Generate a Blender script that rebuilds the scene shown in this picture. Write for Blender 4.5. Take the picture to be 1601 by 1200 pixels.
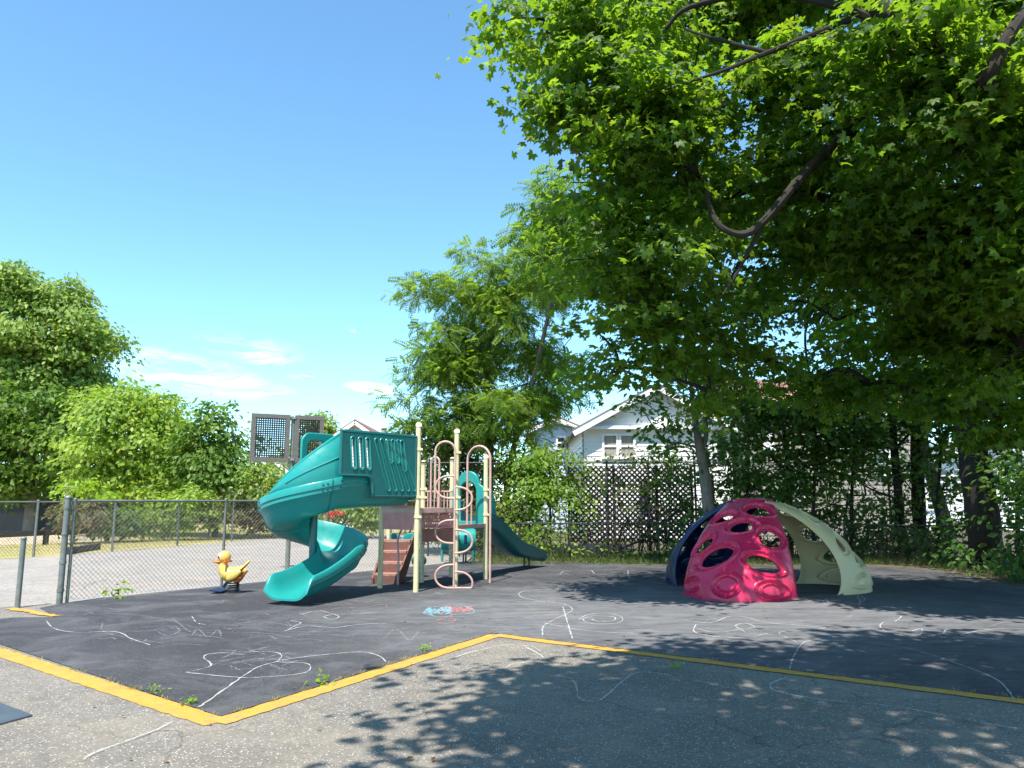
import bpy, bmesh, math
import numpy as np
from mathutils import Vector, Matrix
for o in list(bpy.data.objects): bpy.data.objects.remove(o)
S = bpy.context.scene
R = math.radians
# ------------------------------------------------------------------ camera
EYE = 1.55; FPX = 1200.0; PITCH = math.atan(183/1200)
cd = bpy.data.cameras.new("camera"); cam = bpy.data.objects.new("camera", cd)
S.collection.objects.link(cam); S.camera = cam
cd.sensor_width = 36; cd.lens = 36*FPX/1601; cd.clip_end = 2000; cd.clip_start = .05
cam.location = (0, 0, EYE); cam.rotation_euler = (R(90)+PITCH, 0, 0)
# ------------------------------------------------------------------ world and sun
SUN_EL = R(63); SH = Vector((.33, .944, 0)).normalized()        # direction in which shadows fall
w = bpy.data.worlds.new("World"); S.world = w; w.use_nodes = True
nt = w.node_tree; nt.nodes.clear()
def N(t, typ, **k):
    n = t.nodes.new(typ)
    for a, b in k.items(): setattr(n, a, b)
    return n
def setin(n, **k):
    for a, b in k.items(): n.inputs[a.replace('_', ' ')].default_value = b
out = N(nt, 'ShaderNodeOutputWorld'); bg = N(nt, 'ShaderNodeBackground'); bg.inputs[1].default_value = .15
sky = N(nt, 'ShaderNodeTexSky', sky_type='NISHITA', sun_disc=False, sun_elevation=SUN_EL,
        sun_rotation=math.atan2(-SH.x, -SH.y), air_density=.85, dust_density=.0, ozone_density=3.0)
tc = N(nt, 'ShaderNodeTexCoord')
def vdir(px, py):
    u = (px-800.5)/FPX; v = (600-py)/FPX
    return Vector((u, math.cos(PITCH)-v*math.sin(PITCH), math.sin(PITCH)+v*math.cos(PITCH))).normalized()
def math_(op, a, b=None, clamp=False):
    n = N(nt, 'ShaderNodeMath', operation=op, use_clamp=clamp)
    for i, x in enumerate((a, b)):
        if x is None: continue
        if isinstance(x, (int, float)): n.inputs[i].default_value = x
        else: nt.links.new(x, n.inputs[i])
    return n.outputs[0]
def dot_(vec, d):
    n = N(nt, 'ShaderNodeVectorMath', operation='DOT_PRODUCT'); nt.links.new(vec, n.inputs[0]); n.inputs[1].default_value = d
    return n.outputs['Value']
cloud = None
nz = N(nt, 'ShaderNodeTexNoise'); setin(nz, Scale=11.0, Detail=9.0, Roughness=.68, Distortion=1.1)
mp = N(nt, 'ShaderNodeMapping'); mp.inputs['Scale'].default_value = (1, 1, 5.5); mp.inputs['Rotation'].default_value = (0, R(-9), 0)
nt.links.new(tc.outputs['Generated'], mp.inputs[0]); nt.links.new(mp.outputs[0], nz.inputs[0])
for (px, py, hx, hy, tilt, amp) in ((310, 590, 150, 26, 10, 1.0), (300, 568, 120, 16, 12, .7), (415, 555, 62, 17, 5, 1.05), (395, 545, 90, 26, 10, .5),
                                    (470, 587, 26, 7, 3, 1.1), (580, 606, 46, 10, 6, 1.6), (600, 610, 26, 8, 6, 1.6), (548, 513, 12, 5, 40, .8)):
    d = vdir(px, py); r = vdir(px+10, py+10*math.tan(R(tilt)))-d; r = (r - r.dot(d)*d).normalized(); uu = d.cross(r)
    a = math_('DIVIDE', dot_(tc.outputs['Generated'], r), hx/FPX); b = math_('DIVIDE', dot_(tc.outputs['Generated'], uu), hy/FPX)
    q = math_('SUBTRACT', 1.0, math_('ADD', math_('MULTIPLY', a, a), math_('MULTIPLY', b, b)), True)
    q = math_('MULTIPLY', q, math_('GREATER_THAN', dot_(tc.outputs['Generated'], d), 0.5))
    q = math_('MULTIPLY', q, amp)
    cloud = q if cloud is None else math_('MAXIMUM', cloud, q)
nn = math_('MULTIPLY', math_('SUBTRACT', nz.outputs[0], .42), 4.2, True)
cl = math_('MULTIPLY', math_('MULTIPLY', cloud, nn), .8, True)
mx = N(nt, 'ShaderNodeMix', data_type='RGBA'); nt.links.new(cl, mx.inputs[0]); nt.links.new(sky.outputs[0], mx.inputs[6]); mx.inputs[7].default_value = (6.0, 6.15, 6.4, 1)
tint = N(nt, 'ShaderNodeMix', data_type='RGBA', blend_type='MULTIPLY'); tint.inputs[0].default_value = 1; tint.inputs[7].default_value = (.93, 1.22, 1.19, 1)
nt.links.new(sky.outputs[0], tint.inputs[6]); nt.links.new(tint.outputs[2], mx.inputs[6])
nt.links.new(mx.outputs[2], bg.inputs[0]); nt.links.new(bg.outputs[0], out.inputs[0])
sd = bpy.data.lights.new("sun", 'SUN'); so = bpy.data.objects.new("sun", sd); S.collection.objects.link(so)
sd.energy = 5.0; sd.angle = R(.53); sd.color = (1, .955, .88)
sdir = Vector((SH.x*math.cos(SUN_EL), SH.y*math.cos(SUN_EL), -math.sin(SUN_EL)))
so.rotation_euler = sdir.to_track_quat('-Z', 'Y').to_euler(); so.location = (0, 0, 30)
S.view_settings.view_transform = 'Standard'; S.view_settings.look = 'None'; S.view_settings.gamma = 1; S.view_settings.exposure = .92
S.render.engine = 'CYCLES'
S.cycles.max_bounces = 7; S.cycles.transmission_bounces = 4; S.cycles.transparent_max_bounces = 8; S.cycles.diffuse_bounces = 4

# ------------------------------------------------------------------ projection helpers (pixel of the photo + depth -> world point)
def W(px, py, Y):
    u = (px-800.5)/FPX; v = (600-py)/FPX
    q = Y/(math.cos(PITCH)-v*math.sin(PITCH))
    return Vector((u*q, Y, EYE+q*(math.sin(PITCH)+v*math.cos(PITCH))))
def G(px, py, z=0):
    u = (px-800.5)/FPX; v = (600-py)/FPX
    dz = math.sin(PITCH)+v*math.cos(PITCH); t = (z-EYE)/dz
    return Vector((u*t, t*(math.cos(PITCH)-v*math.sin(PITCH)), z))
# ------------------------------------------------------------------ object helpers
def tag(o, label=None, cat=None, group=None, kind=None):
    if label: o['label'] = label
    if cat: o['category'] = cat
    if group: o['group'] = group
    if kind: o['kind'] = kind
    return o
def empty(name, loc, rz=0):
    o = bpy.data.objects.new(name, None); S.collection.objects.link(o); o.location = loc; o.rotation_euler = (0, 0, rz); o.empty_display_size = .2
    return o
def link(name, me, mat, parent=None, smooth=False):
    o = bpy.data.objects.new(name, me); S.collection.objects.link(o)
    if mat: me.materials.append(mat)
    if smooth: me.shade_smooth()
    if parent is not None:
        o.parent = parent
        m = parent_world(parent); o.matrix_parent_inverse = m.inverted()
    return o
def parent_world(o):
    return o.matrix_basis.copy() if o.parent is None else parent_world(o.parent) @ o.matrix_parent_inverse @ o.matrix_basis
class MB:
    """collects shapes in world coordinates into one mesh"""
    def __init__(s): s.v = []; s.f = []
    def add(s, vs, fs):
        b = len(s.v); s.v += [tuple(v) for v in vs]; s.f += [tuple(i+b for i in f) for f in fs]; return s
    def box(s, c, size, M=None):
        hx, hy, hz = (q/2 for q in size); c = Vector(c)
        vs = [Vector((x, y, z)) for x in (-hx, hx) for y in (-hy, hy) for z in (-hz, hz)]
        if M is not None: vs = [M @ v for v in vs]
        return s.add([c+v for v in vs], [(0, 1, 3, 2), (4, 6, 7, 5), (0, 4, 5, 1), (2, 3, 7, 6), (0, 2, 6, 4), (1, 5, 7, 3)])
    def bar(s, a, b, wd, th, up=(0, 0, 1)):
        a = Vector(a); b = Vector(b); d = (b-a); L = d.length; d.normalize(); up = Vector(up)
        r = d.cross(up)
        if r.length < 1e-4: r = d.cross(Vector((0, 1, 0)))
        r.normalize(); u = r.cross(d)
        M = Matrix((d, r, u)).transposed()
        return s.box((a+b)/2, (L, wd, th), M)
    def tube(s, path, rad, n=8, closed=False, cap=True):
        P = [Vector(p) for p in path]; m = len(P)
        rad = [float(q) for q in rad] if hasattr(rad, '__len__') else [float(rad)]*m
        T = []
        for i in range(m):
            if closed: t = P[(i+1) % m]-P[i-1]
            else: t = P[min(i+1, m-1)]-P[max(i-1, 0)]
            T.append(t.normalized())
        ref = Vector((0, 0, 1)) if abs(T[0].z) < .9 else Vector((0, 1, 0))
        a = T[0].cross(ref).normalized(); vs = []
        for i in range(m):
            a = (a - a.dot(T[i])*T[i]).normalized(); b = T[i].cross(a)
            for k in range(n):
                q = 2*math.pi*k/n; vs.append(P[i]+rad[i]*(math.cos(q)*a+math.sin(q)*b))
        fs = []
        for i in range(m if closed else m-1):
            j = (i+1) % m
            for k in range(n):
                l = (k+1) % n; fs.append((i*n+k, i*n+l, j*n+l, j*n+k))
        if cap and not closed: fs += [tuple(range(n-1, -1, -1)), tuple((m-1)*n+k for k in range(n))]
        return s.add(vs, fs)
    def prism(s, poly, z0, z1):
        n = len(poly); vs = [(p[0], p[1], z0) for p in poly]+[(p[0], p[1], z1) for p in poly]
        return s.add(vs, [tuple(range(n-1, -1, -1)), tuple(range(n, 2*n))]+[(i, (i+1) % n, n+(i+1) % n, n+i) for i in range(n)])
    def grid(s, rows, closed_u=False, closed_v=False):
        m = len(rows); n = len(rows[0]); vs = [p for r in rows for p in r]; fs = []
        for i in range(m if closed_v else m-1):
            for k in range(n if closed_u else n-1):
                j = (i+1) % m; l = (k+1) % n; fs.append((i*n+k, i*n+l, j*n+l, j*n+k))
        return s.add(vs, fs)
    def ellip(s, c, r, n=16, m=10, M=None):
        rows = []; c = Vector(c)
        for i in range(m+1):
            t = math.pi*i/m
            row = []
            for k in range(n):
                p = 2*math.pi*k/n; v = Vector((r[0]*math.sin(t)*math.cos(p), r[1]*math.sin(t)*math.sin(p), r[2]*math.cos(t)))
                if M is not None: v = M @ v
                row.append(c+v)
            rows.append(row)
        return s.grid(rows, closed_u=True)
    def build(s, name, mat, parent=None, smooth=False, bevel=0, sub=0, solid=0):
        me = bpy.data.meshes.new(name); me.from_pydata(s.v, [], s.f); me.validate(); me.update()
        bm = bmesh.new(); bm.from_mesh(me); bmesh.ops.remove_doubles(bm, verts=bm.verts, dist=1e-5); bmesh.ops.recalc_face_normals(bm, faces=bm.faces); bm.to_mesh(me); bm.free()
        o = link(name, me, mat, parent, False)
        if smooth:
            me.shade_smooth()
            me.set_sharp_from_angle(angle=R(42))
        if solid:
            q = o.modifiers.new('s', 'SOLIDIFY'); q.thickness = solid; q.offset = -1
        if bevel:
            q = o.modifiers.new('b', 'BEVEL'); q.width = bevel; q.segments = 2; q.limit_method = 'ANGLE'
        if sub:
            q = o.modifiers.new('u', 'SUBSURF'); q.levels = sub; q.render_levels = sub
        return o
def np_mesh(name, V, F, mat, parent=None):
    me = bpy.data.meshes.new(name); V = np.asarray(V, np.float32); F = np.asarray(F, np.int32); k = F.shape[1]
    me.vertices.add(len(V)); me.vertices.foreach_set('co', V.ravel())
    me.loops.add(F.size); me.loops.foreach_set('vertex_index', F.ravel())
    me.polygons.add(len(F)); me.polygons.foreach_set('loop_start', np.arange(0, F.size, k, dtype=np.int32))
    me.update(calc_edges=True)
    return link(name, me, mat, parent)
def smoothpath(pts, n=8):
    P = [Vector(p) for p in pts]; P = [2*P[0]-P[1]]+P+[2*P[-1]-P[-2]]; o = []
    for i in range(1, len(P)-2):
        for k in range(n):
            t = k/n; a, b, c, d = P[i-1:i+3]
            o.append(.5*((2*b)+(-a+c)*t+(2*a-5*b+4*c-d)*t*t+(-a+3*b-3*c+d)*t**3))
    o.append(P[-2]); return o
def curve_plate(name, outer, holes, thick, M, mat, parent, bevel=.006):
    """flat plate with real openings; outer and holes are 2D loops, M places it"""
    cu = bpy.data.curves.new(name, 'CURVE'); cu.dimensions = '2D'; cu.fill_mode = 'BOTH'; cu.extrude = thick/2-bevel; cu.bevel_depth = bevel; cu.bevel_resolution = 1
    for loop in [outer]+holes:
        sp = cu.splines.new('POLY'); sp.points.add(len(loop)-1); sp.use_cyclic_u = True
        for p, q in zip(sp.points, loop): p.co = (q[0], q[1], 0, 1)
    tmp = bpy.data.objects.new('tmp', cu); S.collection.objects.link(tmp)
    dg = bpy.context.evaluated_depsgraph_get(); me = bpy.data.meshes.new_from_object(tmp.evaluated_get(dg)); me.name = name
    bpy.data.objects.remove(tmp); me.materials.clear(); me.transform(M)
    return link(name, me, mat, parent)
def slot(cx, cy, w_, h_, n=6, sl=0):
    sl = -sl
    r = w_/2; o = []
    for i in range(n+1):
        a = math.pi*i/n; o.append((cx+r*math.cos(a)+sl*(h_/2-r), cy+h_/2-r+r*math.sin(a)))
    for i in range(n+1):
        a = math.pi+math.pi*i/n; o.append((cx+r*math.cos(a)-sl*(h_/2-r), cy-h_/2+r+r*math.sin(a)))
    return o
# ------------------------------------------------------------------ materials
def mat_new(name):
    m = bpy.data.materials.new(name); m.use_nodes = True; t = m.node_tree; t.nodes.clear()
    o = N(t, 'ShaderNodeOutputMaterial'); b = N(t, 'ShaderNodeBsdfPrincipled'); t.links.new(b.outputs[0], o.inputs[0])
    return m, t, b, o
def ramp(t, fac, cols):
    r = N(t, 'ShaderNodeValToRGB'); e = r.color_ramp.elements
    while len(e) < len(cols): e.new(.5)
    for q, (p, c) in zip(e, cols): q.position = p; q.color = (*c, 1)
    t.links.new(fac, r.inputs[0]); return r.outputs[0]
def noise(t, scale, detail=4, rough=.6, dist=0, sc=None, which='Object'):
    c = N(t, 'ShaderNodeTexCoord'); n = N(t, 'ShaderNodeTexNoise'); setin(n, Scale=scale, Detail=detail, Roughness=rough, Distortion=dist)
    if sc:
        q = N(t, 'ShaderNodeMapping'); q.inputs['Scale'].default_value = sc; t.links.new(c.outputs[which], q.inputs[0]); t.links.new(q.outputs[0], n.inputs[0])
    else: t.links.new(c.outputs[which], n.inputs[0])
    return n.outputs[0]
def mixc(t, fac, a, b, mode='MIX'):
    n = N(t, 'ShaderNodeMix', data_type='RGBA', blend_type=mode)
    for i, x in ((0, fac), (6, a), (7, b)):
        if isinstance(x, (int, float)): n.inputs[i].default_value = x
        elif isinstance(x, tuple): n.inputs[i].default_value = (*x, 1)
        else: t.links.new(x, n.inputs[i])
    return n.outputs[2]
def bump(t, b, h, strength=.3, dist=.01):
    n = N(t, 'ShaderNodeBump'); n.inputs['Strength'].default_value = strength; n.inputs['Distance'].default_value = dist
    t.links.new(h, n.inputs['Height']); t.links.new(n.outputs[0], b.inputs['Normal'])
def plain(name, col, rough=.5, var=.12, scale=6, metal=0, bmp=.15, bscale=60, coat=0, spec=.5, sc=None):
    m, t, b, o = mat_new(name)
    lo = tuple(c*(1-var) for c in col); hi = tuple(min(1, c*(1+var)) for c in col)
    t.links.new(ramp(t, noise(t, scale, 5, .65, .3, sc), [(.3, lo), (.7, hi)]), b.inputs['Base Color'])
    b.inputs['Roughness'].default_value = rough; b.inputs['Metallic'].default_value = metal; b.inputs['Coat Weight'].default_value = coat; b.inputs['Specular IOR Level'].default_value = spec
    if bmp: bump(t, b, noise(t, bscale, 3, .6, 0, sc), bmp, .004)
    return m
def plastic(name, col, rough=.32):
    m, t, b, o = mat_new(name)
    n1 = noise(t, 3.5, 6, .7, .4); fade = tuple(c*.85+.02 for c in col)
    c = mixc(t, ramp(t, n1, [(.42, (0, 0, 0)), (.75, (.45, .45, .45))]), col, fade)
    c2 = mixc(t, ramp(t, noise(t, 28, 5, .7), [(.62, (0, 0, 0)), (.74, (.35, .35, .35))]), c, (.25, .24, .2))
    t.links.new(c2, b.inputs['Base Color'])
    t.links.new(ramp(t, noise(t, 9, 5), [(.3, (rough-.08,)*3), (.7, (rough+.16,)*3)]), b.inputs['Roughness'])
    bump(t, b, noise(t, 160, 2), .06, .002); return m
def leafmat(name, cols, trans=.42, tcol=(.22, .42, .03), rough=.5, spec=.35):
    m, t, b, o = mat_new(name)
    g = N(t, 'ShaderNodeNewGeometry'); n = len(cols)
    c = ramp(t, g.outputs['Random Per Island'], [((i+.5)/n, c) for i, c in enumerate(cols)])
    c = mixc(t, ramp(t, noise(t, .55, 3), [(.35, (0, 0, 0)), (.65, (.55, .55, .55))]), c, mixc(t, 1.0, c, (1.5, 1.25, .75), 'MULTIPLY'))
    t.links.new(c, b.inputs['Base Color']); b.inputs['Roughness'].default_value = rough; b.inputs['Specular IOR Level'].default_value = spec
    tr = N(t, 'ShaderNodeBsdfTranslucent'); ct = mixc(t, .5, mixc(t, 1.0, c, (3.2, 3.2, 1.6), 'MULTIPLY'), tcol); t.links.new(ct, tr.inputs[0])
    ms = N(t, 'ShaderNodeMixShader'); ms.inputs[0].default_value = trans
    t.links.new(b.outputs[0], ms.inputs[1]); t.links.new(tr.outputs[0], ms.inputs[2]); t.links.new(ms.outputs[0], o.inputs[0])
    return m
TEAL = plastic('teal_plastic', (.012, .26, .235)); TEALD = plastic('deep_teal_plastic', (.008, .125, .125))
RED = plastic('red_plastic', (.62, .018, .085), .26); NAVY = plastic('navy_plastic', (.004, .012, .06), .3); TAN = plastic('tan_plastic', (.68, .52, .27), .36)
YEL = plastic('yellow_plastic', (.66, .42, .09), .42); ORG = plastic('orange_plastic', (.7, .17, .03), .4); BLK = plain('black_plastic', (.015, .015, .017), .45)
WHT = plain('white_plastic', (.75, .75, .72), .5, .06)
CREAM = plain('cream_steel', (.66, .58, .34), .38, .1, 3, coat=.2)
PINK = plain('faded_maroon_steel', (.54, .33, .28), .4, .16, 8, coat=.2)
MAROON = plain('maroon_coating', (.25, .10, .075), .6, .2, 12)
ROSE = plain('rose_plastic', (.60, .24, .23), .5, .14, 7)
STEEL = plain('grey_steel', (.19, .20, .18), .5, .25, 9, metal=.3)
DKSTEEL = plain('black_steel', (.035, .037, .035), .5, .3, 12, metal=.2)
WIRE = plain('galvanised_wire', (.06, .062, .058), .55, .3, 20, metal=.3, bmp=0)
WIRED = plain('dark_vinyl_wire', (.03, .03, .028), .55, .3, 20, bmp=0)
OLDWOOD = plain('weathered_wood', (.15, .135, .12), .85, .35, 14, bmp=.5, bscale=40, sc=(1, 1, 6))
DKWOOD = plain('dark_wood', (.045, .036, .03), .85, .4, 14, bmp=.5)
SIDING = plain('white_siding', (.78, .77, .74), .55, .05, 3); TRIM = plain('white_trim', (.82, .82, .80), .5, .04)
GREYWALL = plain('grey_siding', (.42, .43, .43), .7, .1, 3)
ROOF = plain('brown_red_shingles', (.22, .10, .075), .9, .35, 16, bmp=.6, bscale=25); ROOFG = plain('grey_shingles', (.14, .135, .13), .9, .3, 16, bmp=.6)
SHAKE = plain('tan_shakes', (.36, .22, .15), .9, .3, 18, bmp=.7, bscale=12, sc=(6, 1, 1))
GLASS, t_, b_, o_ = mat_new('window_glass'); b_.inputs['Base Color'].default_value = (.05, .06, .07, 1); b_.inputs['Roughness'].default_value = .08; b_.inputs['Specular IOR Level'].default_value = .8
CURT = plain('window_curtain', (.30, .27, .23), .9, .35, 22, sc=(3, 1, .1))
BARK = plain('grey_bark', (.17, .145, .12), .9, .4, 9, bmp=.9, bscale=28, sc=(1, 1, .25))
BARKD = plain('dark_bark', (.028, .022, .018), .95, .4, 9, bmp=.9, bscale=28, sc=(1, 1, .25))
CURTW = plain('white_blinds', (.6, .6, .58), .7, .1)
# ground materials
def ground_mat(name, c0, c1, speck, scol, sdens=.62, bscale=180, crack=True, dirt=None):
    m, t, b, o = mat_new(name)
    c = ramp(t, noise(t, .45, 6, .65, .6), [(.32, c0), (.68, c1)])
    c = mixc(t, ramp(t, noise(t, 7, 6, .7), [(.4, (0, 0, 0)), (.75, (.5, .5, .5))]), c, tuple(x*.72 for x in c0))
    tc_ = N(t, 'ShaderNodeTexCoord')
    v = N(t, 'ShaderNodeTexVoronoi', feature='F1'); setin(v, Scale=speck); t.links.new(tc_.outputs['Object'], v.inputs['Vector'])
    sepr = N(t, 'ShaderNodeSeparateColor'); t.links.new(v.outputs['Color'], sepr.inputs[0])
    spot = N(t, 'ShaderNodeMath', operation='LESS_THAN'); t.links.new(v.outputs['Distance'], spot.inputs[0]); spot.inputs[1].default_value = .33
    pick = N(t, 'ShaderNodeMath', operation='GREATER_THAN'); t.links.new(sepr.outputs[0], pick.inputs[0]); pick.inputs[1].default_value = sdens
    mu = N(t, 'ShaderNodeMath', operation='MULTIPLY'); t.links.new(spot.outputs[0], mu.inputs[0]); t.links.new(pick.outputs[0], mu.inputs[1])
    mu2 = N(t, 'ShaderNodeMath', operation='MULTIPLY'); t.links.new(mu.outputs[0], mu2.inputs[0]); mu2.inputs[1].default_value = .75
    cg = mixc(t, ramp(t, sepr.outputs[1], [(.3, (0, 0, 0)), (.9, (.45, .45, .45))]), c, tuple(x*.5 for x in c0))
    c = mixc(t, mu2.outputs[0], cg, scol)
    if dirt: c = mixc(t, ramp(t, noise(t, 1.1, 7, .7, 1.0), [(.46, (0, 0, 0)), (.74, (.7, .7, .7))]), c, dirt)
    if name == 'black_rubber':       # chalk dust, with the pale sunlit grazing sheen painted into the same patch
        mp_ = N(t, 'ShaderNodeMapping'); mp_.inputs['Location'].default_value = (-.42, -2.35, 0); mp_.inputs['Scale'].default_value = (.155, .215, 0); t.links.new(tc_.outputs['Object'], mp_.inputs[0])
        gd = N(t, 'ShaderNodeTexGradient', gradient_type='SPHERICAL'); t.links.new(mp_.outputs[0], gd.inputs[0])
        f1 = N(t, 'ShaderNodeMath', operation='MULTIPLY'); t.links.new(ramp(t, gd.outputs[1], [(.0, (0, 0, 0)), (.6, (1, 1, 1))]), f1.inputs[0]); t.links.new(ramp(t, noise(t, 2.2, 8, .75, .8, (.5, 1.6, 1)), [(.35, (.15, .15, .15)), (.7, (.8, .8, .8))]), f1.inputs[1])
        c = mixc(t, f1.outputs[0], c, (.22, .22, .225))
    if crack:
        d = N(t, 'ShaderNodeTexNoise'); setin(d, Scale=1.6, Detail=6); t.links.new(tc_.outputs['Object'], d.inputs[0])
        ad = N(t, 'ShaderNodeVectorMath', operation='MULTIPLY_ADD'); t.links.new(d.outputs['Color'], ad.inputs[0]); ad.inputs[1].default_value = (.9, .9, 0); t.links.new(tc_.outputs['Object'], ad.inputs[2])
        v2 = N(t, 'ShaderNodeTexVoronoi', feature='DISTANCE_TO_EDGE'); setin(v2, Scale=.42); t.links.new(ad.outputs[0], v2.inputs['Vector'])
        k = ramp(t, v2.outputs['Distance'], [(.0, (.6, .6, .6)), (.0035, (0, 0, 0))])
        c = mixc(t, k, c, tuple(x*.3 for x in c0))
    t.links.new(c, b.inputs['Base Color']); b.inputs['Roughness'].default_value = .92; b.inputs['Specular IOR Level'].default_value = .25
    bump(t, b, noise(t, bscale, 3, .7), .55, .006)
    return m
ASPH = ground_mat('old_asphalt', (.17, .153, .130), (.24, .218, .187), 62, (.66, .62, .55), .78, dirt=(.29, .25, .19))
LOT = ground_mat('pale_lot_asphalt', (.27, .25, .225), (.34, .315, .285), 26, (.5, .46, .40), .8, dirt=(.42, .33, .24))
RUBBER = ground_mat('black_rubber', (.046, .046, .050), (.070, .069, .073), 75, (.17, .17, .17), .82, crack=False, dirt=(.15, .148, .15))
DIRT = ground_mat('soil', (.10, .08, .05), (.17, .14, .09), 25, (.25, .2, .14), .6, crack=False, dirt=(.05, .08, .02))
DRY = ground_mat('dry_grass', (.33, .28, .10), (.46, .38, .17), 18, (.5, .42, .2), .6, crack=False, dirt=(.20, .24, .06))
SAND = ground_mat('sand', (.48, .38, .26), (.55, .45, .33), 30, (.5, .4, .3), .8, crack=False)

# ================================================================== THE SETTING
def sheet(name, pts, z, mat):
    """polygon sheet at height z (ngon)"""
    me = bpy.data.meshes.new(name); me.from_pydata([(p[0], p[1], z) for p in pts], [], [tuple(range(len(pts)))])
    bm = bmesh.new(); bm.from_mesh(me)
    for f in bm.faces:
        if f.normal.z < 0: f.normal_flip()
    bmesh.ops.triangulate(bm, faces=bm.faces); bm.to_mesh(me); bm.free()
    return tag(link(name, me, mat), kind='structure')
sheet('ground', [(-400, -60), (400, -60), (400, 700), (-400, 700)], -.03, DIRT)
FD = Vector((.574, .819, 0)); F0 = G(99, 943)                       # near fence line
def FP(s): return F0+FD*s
fence_end = FP(9.9)
asph = [(-14, -12), (16, -12), (14, 8), (8.5, 9), (8, 14), (5, 17), (0, 18.2), (fence_end.x, fence_end.y), (F0.x, F0.y), (-9.5, 10.4), (-14, 10)]
sheet('asphalt_pavement', asph, 0, ASPH)
lotpx = [(-500, 905), (0, 874), (97, 867), (175, 861), (330, 849), (403, 842), (520, 836), (610, 833)]
lot = [G(*p) for p in lotpx]
sheet('parking_lot', [(-40, 8), (-14, 9.5), (-9.5, 10.4), (F0.x, F0.y), (fence_end.x, fence_end.y), (fence_end.x+.2, 26)]+[(p.x, p.y) for p in lot[::-1]], -.004, LOT)
sheet('dry_grass_verge', [(p.x, p.y+.0) for p in lot]+[(6, 60), (-8, 62), (-30, 45), (-60, 38)], -.012, DRY)
sheet('sand_bed', [(-60, 30), (-20, 26), (-15.5, 31.5), (-20, 36), (-60, 42)], -.008, SAND)
padpx = [(345, 1121), (-90, 978), (20, 966), (88, 965), (62, 951), (97, 944)]
pad = [G(*p) for p in padpx]+[FP(2.5), FP(5.5), FP(9.3)]+[G(*p) for p in [(800, 879), (900, 880), (1000, 884), (1100, 883), (1250, 886), (1350, 884), (1450, 891), (1530, 903), (1601, 921), (1750, 960)]]
NE = G(1601, 1094); K1 = G(770, 990); dE = (NE-K1).normalized()
pad += [K1+dE*12, K1]
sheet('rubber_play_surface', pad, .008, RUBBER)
# painted yellow line, with worn, broken edges in its material
YLINE, t, b, o = mat_new('worn_yellow_paint')
c = ramp(t, noise(t, 5, 6, .7, .5), [(.25, (.50, .23, .025)), (.6, (.60, .30, .035)), (.8, (.42, .25, .08))])
c = mixc(t, ramp(t, noise(t, 14, 8, .8, 1.2), [(.50, (0, 0, 0)), (.62, (.85, .85, .85))]), c, (.24, .19, .12))
t.links.new(c, b.inputs['Base Color']); b.inputs['Roughness'].default_value = .85; bump(t, b, noise(t, 140, 3, .7), .6, .006)
rng = np.random.default_rng(5)
def ribbon(pts, wd, z, jit=0, step=.08):
    P = []
    for a, b in zip(pts[:-1], pts[1:]):
        a = Vector(a); b = Vector(b); n = max(1, int((b-a).length/step))
        P += [a.lerp(b, i/n) for i in range(n)]
    P.append(Vector(pts[-1])); rows = []
    for i, p in enumerate(P):
        t0 = (P[min(i+1, len(P)-1)]-P[max(i-1, 0)]); t0.z = 0; t0.normalize(); n0 = Vector((-t0.y, t0.x, 0))
        w0 = wd/2+rng.normal()*jit; w1 = wd/2+rng.normal()*jit
        rows.append([(p.x+n0.x*w0, p.y+n0.y*w0, z), (p.x-n0.x*w1, p.y-n0.y*w1, z)])
    return rows
PC = G(345, 1121); PL = G(-90, 984); o1 = .10
dA = (PC-PL).normalized(); dB = (K1-PC).normalized()
nA = Vector((dA.y, -dA.x, 0)); nB = Vector((dB.y, -dB.x, 0)); nC = Vector((dE.y, -dE.x, 0))
if nA.y > 0: nA = -nA
if nB.y > 0: nB = -nB
if nC.y > 0: nC = -nC
def isect(p, d, q, e):
    k = (q-p); det = d.x*-e.y+e.x*d.y; s = (k.x*-e.y+e.x*k.y)/det; return p+d*s
c1 = isect(PC+nA*o1, dA, PC+nB*o1, dB); c2 = isect(K1+nB*o1, dB, K1+nC*o1*.9, dE)
MB().grid(ribbon([PL+nA*o1, c1], .20, .005, .006)).grid(ribbon([c1, c2], .18, .0062, .005)).grid(ribbon([c2, c2+dE*9], .16, .0074, .005)).build('painted_line', YLINE)['kind'] = 'structure'
yl2 = [G(14, 952), G(40, 955), G(60, 960), G(86, 964)]
MB().grid(ribbon(yl2, .14, .012, .02)).build('painted_line', YLINE)['kind'] = 'structure'
# ------------------------------------------------------------------ chalk
def chalkmat(name, col, cov=.5):
    m, t, b, o = mat_new(name); b.inputs['Base Color'].default_value = (*col, 1); b.inputs['Roughness'].default_value = .95
    tr = N(t, 'ShaderNodeBsdfTransparent'); ms = N(t, 'ShaderNodeMixShader')
    t.links.new(ramp(t, noise(t, 95, 4, .8), [(cov-.08, (0, 0, 0)), (cov+.10, (.62, .62, .62))]), ms.inputs[0]); t.links.new(tr.outputs[0], ms.inputs[1]); t.links.new(b.outputs[0], ms.inputs[2]); t.links.new(ms.outputs[0], o.inputs[0])
    return m
CH = chalkmat('white_chalk', (.72, .70, .66), .44); CHP = chalkmat('pink_chalk', (.75, .25, .25), .5); CHF = chalkmat('faint_chalk', (.5, .5, .5), .54); CHB = chalkmat('blue_chalk', (.30, .62, .7), .5); CHO = chalkmat('orange_chalk', (.75, .45, .22), .5)
def chalk(pls, mat, wd=.013, z=.0125, name='chalk_drawing'):
    m = MB()
    for k, pl in enumerate(pls):
        P = [G(*p) for p in pl]
        if len(P) > 2: P = smoothpath(P, 5)
        if len(P) > 1: m.grid(ribbon(P, wd, z+.0006*k, wd*.28, .05))
    return tag(m.build(name, mat), kind='structure')
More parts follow.
